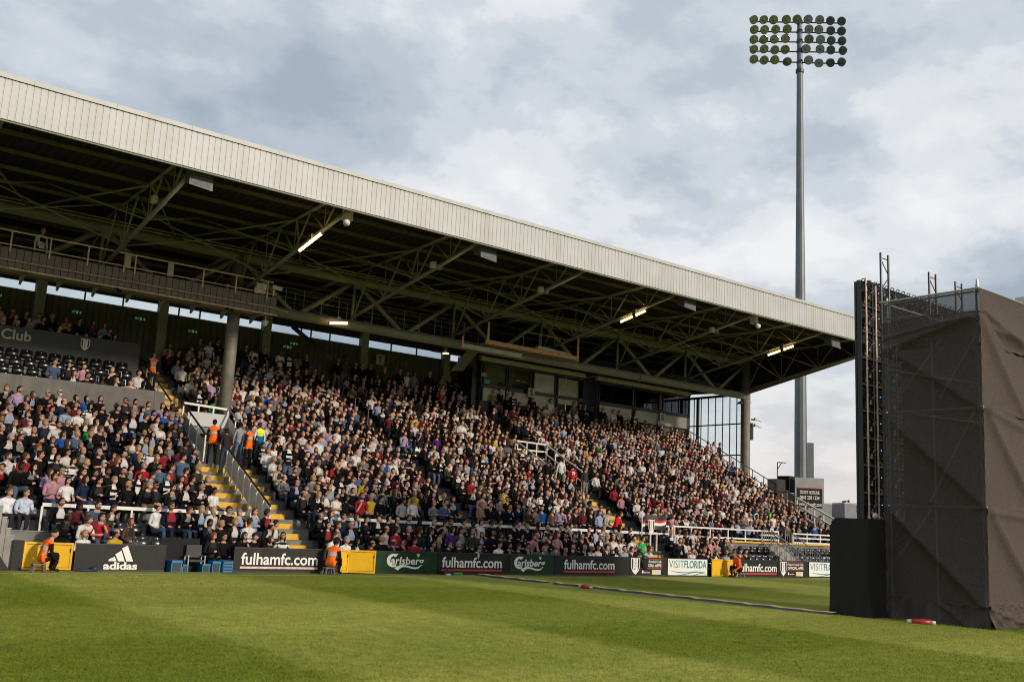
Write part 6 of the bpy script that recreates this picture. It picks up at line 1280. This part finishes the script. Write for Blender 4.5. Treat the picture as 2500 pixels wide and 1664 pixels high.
# seats : empty ones in view one by one, those under people together
empty.sort(key=lambda s: px(s[:3])[2] + (0 if visible(s[0], s[1], s[2] + .5) else 1000))
cnt = {}; eidx = {}; ec = {}
for s in sorted(empty[:290], key=lambda s: s[0]): ec[s[3]] = ec.get(s[3], 0) + 1; eidx[(s[0], s[1])] = ec[s[3]]
bulk = MB()
def bulk_seat(x, y, z):
    for src in (s_back,):
        o = len(bulk.v); bulk.v += [(x + q[0], y + q[1] + 0.10, z + q[2]) for q in src.v]; bulk.f += [tuple(i + o for i in f) for f in src.f]; bulk.m += src.m
for n, s in enumerate(empty):
    x, y, z, k, rw, kind = s
    if n < 290 and visible(x, y, z + 0.5):
        cnt[k] = cnt.get(k, 0) + 1; wh = (k > 6 and k < 26 and random.random() < 0.25)
        area = 'in the front block' if k < 3 else 'up left' if k >= 30 else 'among the crowd'
        place = 'left of the first aisle' if x < 14.2 else 'between the two stair openings' if x < 33 else 'toward the glazed end'
        t = thing('seat', f"{'white' if wh else 'black'} empty seat {area}, {rw}, {ordn(eidx[(x, y)])} from left", 'seat', (x, y + 0.10, z), f"empty seats {area}")
        for nm, me in zip(('backrest', 'seat_pan', 'bracket', 'highlight_dot'), SMW if wh else SM): link(nm, me, t)
    else: bulk_seat(x, y, z)
for s in full: bulk_seat(*s[:3])
tag(part('seating', bulk, 'seat_black', smooth=True, fix=False), kind='stuff')

# --- people set by hand : stewards and others with a place of their own
ORG = (0.95, 0.17, 0.012); HOOD = (0.010, 0.010, 0.011)
def stool(x, y, label):
    t = thing('stool', label, 'stool', (x, y, 0), 'low stools of the pitch stewards'); part('top', MB().box(x - 0.17, x + 0.17, y - 0.13, y + 0.13, 0.20, 0.235), 'stool_grey', t)
    for a in (-1, 1):
        for b in (-1, 1): part('leg', MB().bar((x + a * 0.17, y + b * 0.12, 0), (x + a * 0.13, y + b * 0.1, 0.20), 0.05, 0.05), 'stool_grey', t)

def letters_on(o, txt, x0, x1, z0, z1, y, m):                       # lettering on a person's back, in the person's own space
    v, f = letter_mesh(txt, 0.03); lo = v.min(0); hi = v.max(0); mb = MB(); mb.v = [(x1 - (a - lo[0]) / (hi[0] - lo[0]) * (x1 - x0), y(z0 + (b - lo[1]) / (hi[1] - lo[1]) * (z1 - z0)), z0 + (b - lo[1]) / (hi[1] - lo[1]) * (z1 - z0)) for a, b in zip(v[:, 0], v[:, 1])]; mb.f = f; mb.m = [0] * len(f)
    link('lettering', mesh_of('lettering', mb, m, fix=False), o)
def sit_steward(u, v, yaw, label, slab, d, hy, sc=1.13):
    y = YB - 0.62; x = on_y(u, v, y).x
    stool(x, y + 0.02, slab); return person('stool', d, (x, y, 0), yaw, label, sc, 'stewards seated at the pitch side', hy, 0.12)
st1 = sit_steward(94, 1380, math.radians(96), 'steward in orange vest and black hood seated before the left yellow gate', 'dark stool under the steward at the left gate', outfit(HOOD, HOOD, hk='beanie', hair=HOOD, pat='vest', vest=np.array(ORG)), 0.1)
letters_on(st1, 'WISE', -0.10, 0.10, 0.56, 0.63, lambda z: 0.125 - (z - 0.3) * 0.42, 'ink_black')
st2 = sit_steward(803, 1392, math.radians(118), 'steward in orange vest with dark hair seated before the middle yellow gate', 'dark stool under the steward at the middle gate', outfit(HOOD, HOOD, hk='full', hair=(0.012, 0.010, 0.010), pat='vest', vest=np.array(ORG)), -0.1)
st3 = sit_steward(1808, 1402, math.radians(-112), 'steward in bright orange jacket seated before the right yellow gate', 'dark stool under the steward at the right gate', outfit((0.95, 0.13, 0.02), HOOD, hk='crop', hair=(0.10, 0.09, 0.08)), 0.0)
def stand_at(u, vfeet, y, yaw, label, d, tn='stand', sc=1.0, z=None, hy=0.0, group='people standing at the stair openings'):
    p = on_y(u, vfeet, y); return person(tn, d, (p.x, y, p.z if z is None else z), yaw, label, sc, group, hy, 0.0)
zf = row_z(11)
stand_at(512, 1150, 38.35, math.radians(150), 'steward in orange vest and dark trousers at the left of the stair opening', outfit(HOOD, HOOD, pat='vest', vest=np.array(ORG), hair=(0.01, 0.01, 0.01)), z=zf)
stand_at(545, 1150, 37.95, math.radians(180), 'person in dark checked shirt and jeans standing with back turned at the stair opening', outfit((0.03, 0.022, 0.026), (0.03, 0.05, 0.075), sl=0, hk='crop'), 'stpocket', z=zf - 0.33)
stand_at(578, 1140, 38.3, math.radians(175), 'person in grey jumper and blue jeans standing at the stair opening', outfit((0.30, 0.30, 0.31), (0.10, 0.15, 0.22), hair=(0.01, 0.01, 0.01)), z=zf)
stand_at(601, 1150, 38.1, math.radians(205), 'steward in orange vest at the right of the stair opening', outfit(HOOD, HOOD, pat='vest', vest=np.array(ORG), hair=(0.01, 0.01, 0.01)), z=zf - 0.1)
stand_at(630, 1100, 38.6, math.radians(185), 'steward in yellow and blue vest over white shirt standing among seats', outfit((0.70, 0.69, 0.68), (0.02, 0.02, 0.025), pat='twotone', vest=np.array((0.80, 0.95, 0.02)), hair=(0.05, 0.03, 0.02)), z=row_z(11) + 0.1)
stand_at(375, 880, 45.0, 0.1, 'steward in open orange vest standing at the top of the black stair rail', outfit(HOOD, HOOD, pat='vest', vest=np.array(ORG), hair=(0.02, 0.015, 0.012)), z=6.95)
stand_at(1079, 980, 46.2, 0.2, 'steward in red and yellow vest standing at the back wall', outfit((0.30, 0.03, 0.02), HOOD, pat='vest', vest=np.array((0.75, 0.12, 0.03))), z=7.6)
stand_at(1388, 1040, 45.9, 0.3, 'person in white T-shirt with crossed arms, left of a matching pair', outfit((0.75, 0.73, 0.70), (0.02, 0.02, 0.025), sl=0, hair=(0.02, 0.015, 0.01)), 'stcross', z=row_z(22) - 0.1)
stand_at(1406, 1040, 45.7, 0.35, 'person in white T-shirt with crossed arms, right of a matching pair', outfit((0.75, 0.73, 0.70), (0.02, 0.02, 0.025), sl=0, pat='band', hair=(0.05, 0.03, 0.02)), 'stcross', z=row_z(22) - 0.1)
stand_at(1369, 1150, 37.9, math.radians(170), 'person in cream and blue striped shirt standing in the right stair opening', outfit((0.62, 0.55, 0.42), (0.02, 0.02, 0.03), pat='hoops', hair=(0.02, 0.015, 0.01)), z=zf - 0.1)
o = stand_at(1397, 1160, 37.5, math.radians(165), 'person in red number shirt standing with back turned by the right stair', outfit((0.50, 0.02, 0.03), (0.02, 0.02, 0.025), sl=0, hair=(0.01, 0.01, 0.01)), z=zf - 0.45)
letters_on(o, '70', -0.09, 0.09, 1.24, 1.40, lambda z: 0.145, 'ink_white')
stand_at(1428, 1170, 37.2, 0.2, 'person in dark jumper and khaki shorts standing right of the stair rail', outfit((0.04, 0.04, 0.032), (0.22, 0.18, 0.12), skin=SKIN[0], shin=np.array(SKIN[0])), 'stpocket', z=zf - 0.5)
stand_at(1362, 1090, 41.6, 0.4, 'person in slate T-shirt standing behind the right stair rail', outfit((0.10, 0.13, 0.17), (0.12, 0.11, 0.10), sl=0), z=row_z(15) - 0.1)
for u, l, c in ((1727, 'person in red checked shirt standing beside the grey end rail', (0.22, 0.05, 0.06)), (1741, 'person in white shirt holding up a phone beside the grey end rail', (0.62, 0.56, 0.56)), (1756, 'person in dark jacket standing rightmost beside the grey end rail', (0.02, 0.025, 0.04))):
    stand_at(u, 1130, 43.2, 0.3, l, outfit(c, (0.35, 0.34, 0.33) if c[0] < .3 and c[0] > .1 else (0.02, 0.02, 0.025)), 'stphone' if c[0] > 0.5 else 'stand', z=row_z(18) + 0.05)
stand_at(1826, 1200, 40.0, 0.2, 'person in dark suit pointing right beside the end rail', outfit((0.02, 0.02, 0.026), pat='open', hair=(0.2, 0.18, 0.16)), 'stpoint', z=row_z(12), hy=0.6)
for i, (u, v, l, c, pt, tn) in enumerate(((1884, 1245, 'person in neon yellow jacket seated near the right end', (0.55, 0.95, 0.02), '', 'cross'), (1567, 1330, 'person in bright green hoodie standing in the front block', (0.03, 0.42, 0.12), '', 'lap'), (1232, 1235, 'person in black and yellow hooped shirt among the middle rows', (0.70, 0.48, 0.02), 'bee', 'lap'), (1500, 1300, 'person in bright red jacket turned away beside the club flag', (0.62, 0.02, 0.03), '', 'lean'))):
    k = {0: 6, 1: 1, 2: 6, 3: 4}[i]; y = row_y(k) + 0.22; x = on_y(u, v, y).x
    d = outfit(c, pat='', hair=(0.05, 0.03, 0.02)); person(tn, d, (x, y, row_z(k) + 0.03), 0.3, l, 1.08, 'spectators in the stand', 0.4)
# two people on the first ledge at the left edge, pale blue shirts
for u, l, c in ((18, 'person in white shirt and glasses seated at the extreme left of the ledge', (0.66, 0.68, 0.72)), (63, 'heavy person in pale blue shirt with hands on knees on the left ledge', (0.50, 0.57, 0.70))):
    y = row_y(4) + 0.1; person('back' if u > 40 else 'lap', outfit(c, (0.02, 0.022, 0.035), hk='crop', hair=(0.10, 0.07, 0.05)), (on_y(u, 1230, y).x, y, 0.86), 0.45, l, 1.06, 'people on the left ledge', 0.3, 0, 1.25)
# gantry people
stand_at(100, 600, 41.1, 0.3, 'person in white shirt and black tie standing on the camera gantry', outfit((0.68, 0.67, 0.66), hk='crop', inner=(0.01, 0.01, 0.012), pat='open', hair=(0.2, 0.17, 0.15)), z=10.6 - 0.05, sc=1.02, hy=0.2, group='people on the camera gantry')
person('chin', outfit((0.015, 0.015, 0.018), pat='', hair=(0.1, 0.05, 0.02)), (on_y(552, 675, 41.0).x, 41.0, 10.25), 0.3, 'person in dark jacket leaning on the gantry rail near its right end', 1.0, 'people on the camera gantry', 0.4)
person('lean', outfit((0.03, 0.10, 0.28), (0.05, 0.08, 0.14)), (on_y(270, 625, 41.0).x, 41.0, 10.3), 1.0, 'person in blue jacket bending low behind the gantry rail', 1.0, 'people on the camera gantry', 0.4)
# the club flag
fp = on_y(1567, 1290, YR - 0.15); fl = thing('club_flag', 'red black and white club flag on a white pole at the front rail', 'flag', (fp.x, YR - 0.15, 1.0))
part('pole', MB().tube((fp.x, YR - 0.15, 1.2), (fp.x, YR - 0.15, 2.66), 0.025), 'white_steel', fl)
def cloth(z0, z1, m):
    mb = MB(); n = 14; W = on_y(1622, 1270, YR).x - fp.x
    for i in range(n):
        s, s2 = i / n, (i + 1) / n; f = lambda q: (fp.x + 0.03 + W * q, YR - 0.15 + 0.07 * math.sin(q * 8), 0.20 * q + 0.05 * math.sin(q * 6)); a, b = f(s), f(s2)
        mb.quad((a[0], a[1], a[2] + z0), (b[0], b[1], b[2] + z0), (b[0], b[1], b[2] + z1), (a[0], a[1], a[2] + z1))
    part('stripe', mb, m, fl, fix=False)
cloth(2.28, 2.50, 'ink_black'); cloth(2.16, 2.28, 'flag_red'); cloth(2.03, 2.16, 'ink_white'); cloth(1.84, 2.03, 'ink_black')
crest(fl, fp.x + 0.32, fp.x + 0.72, 1.72, 2.40, YR - 0.26)
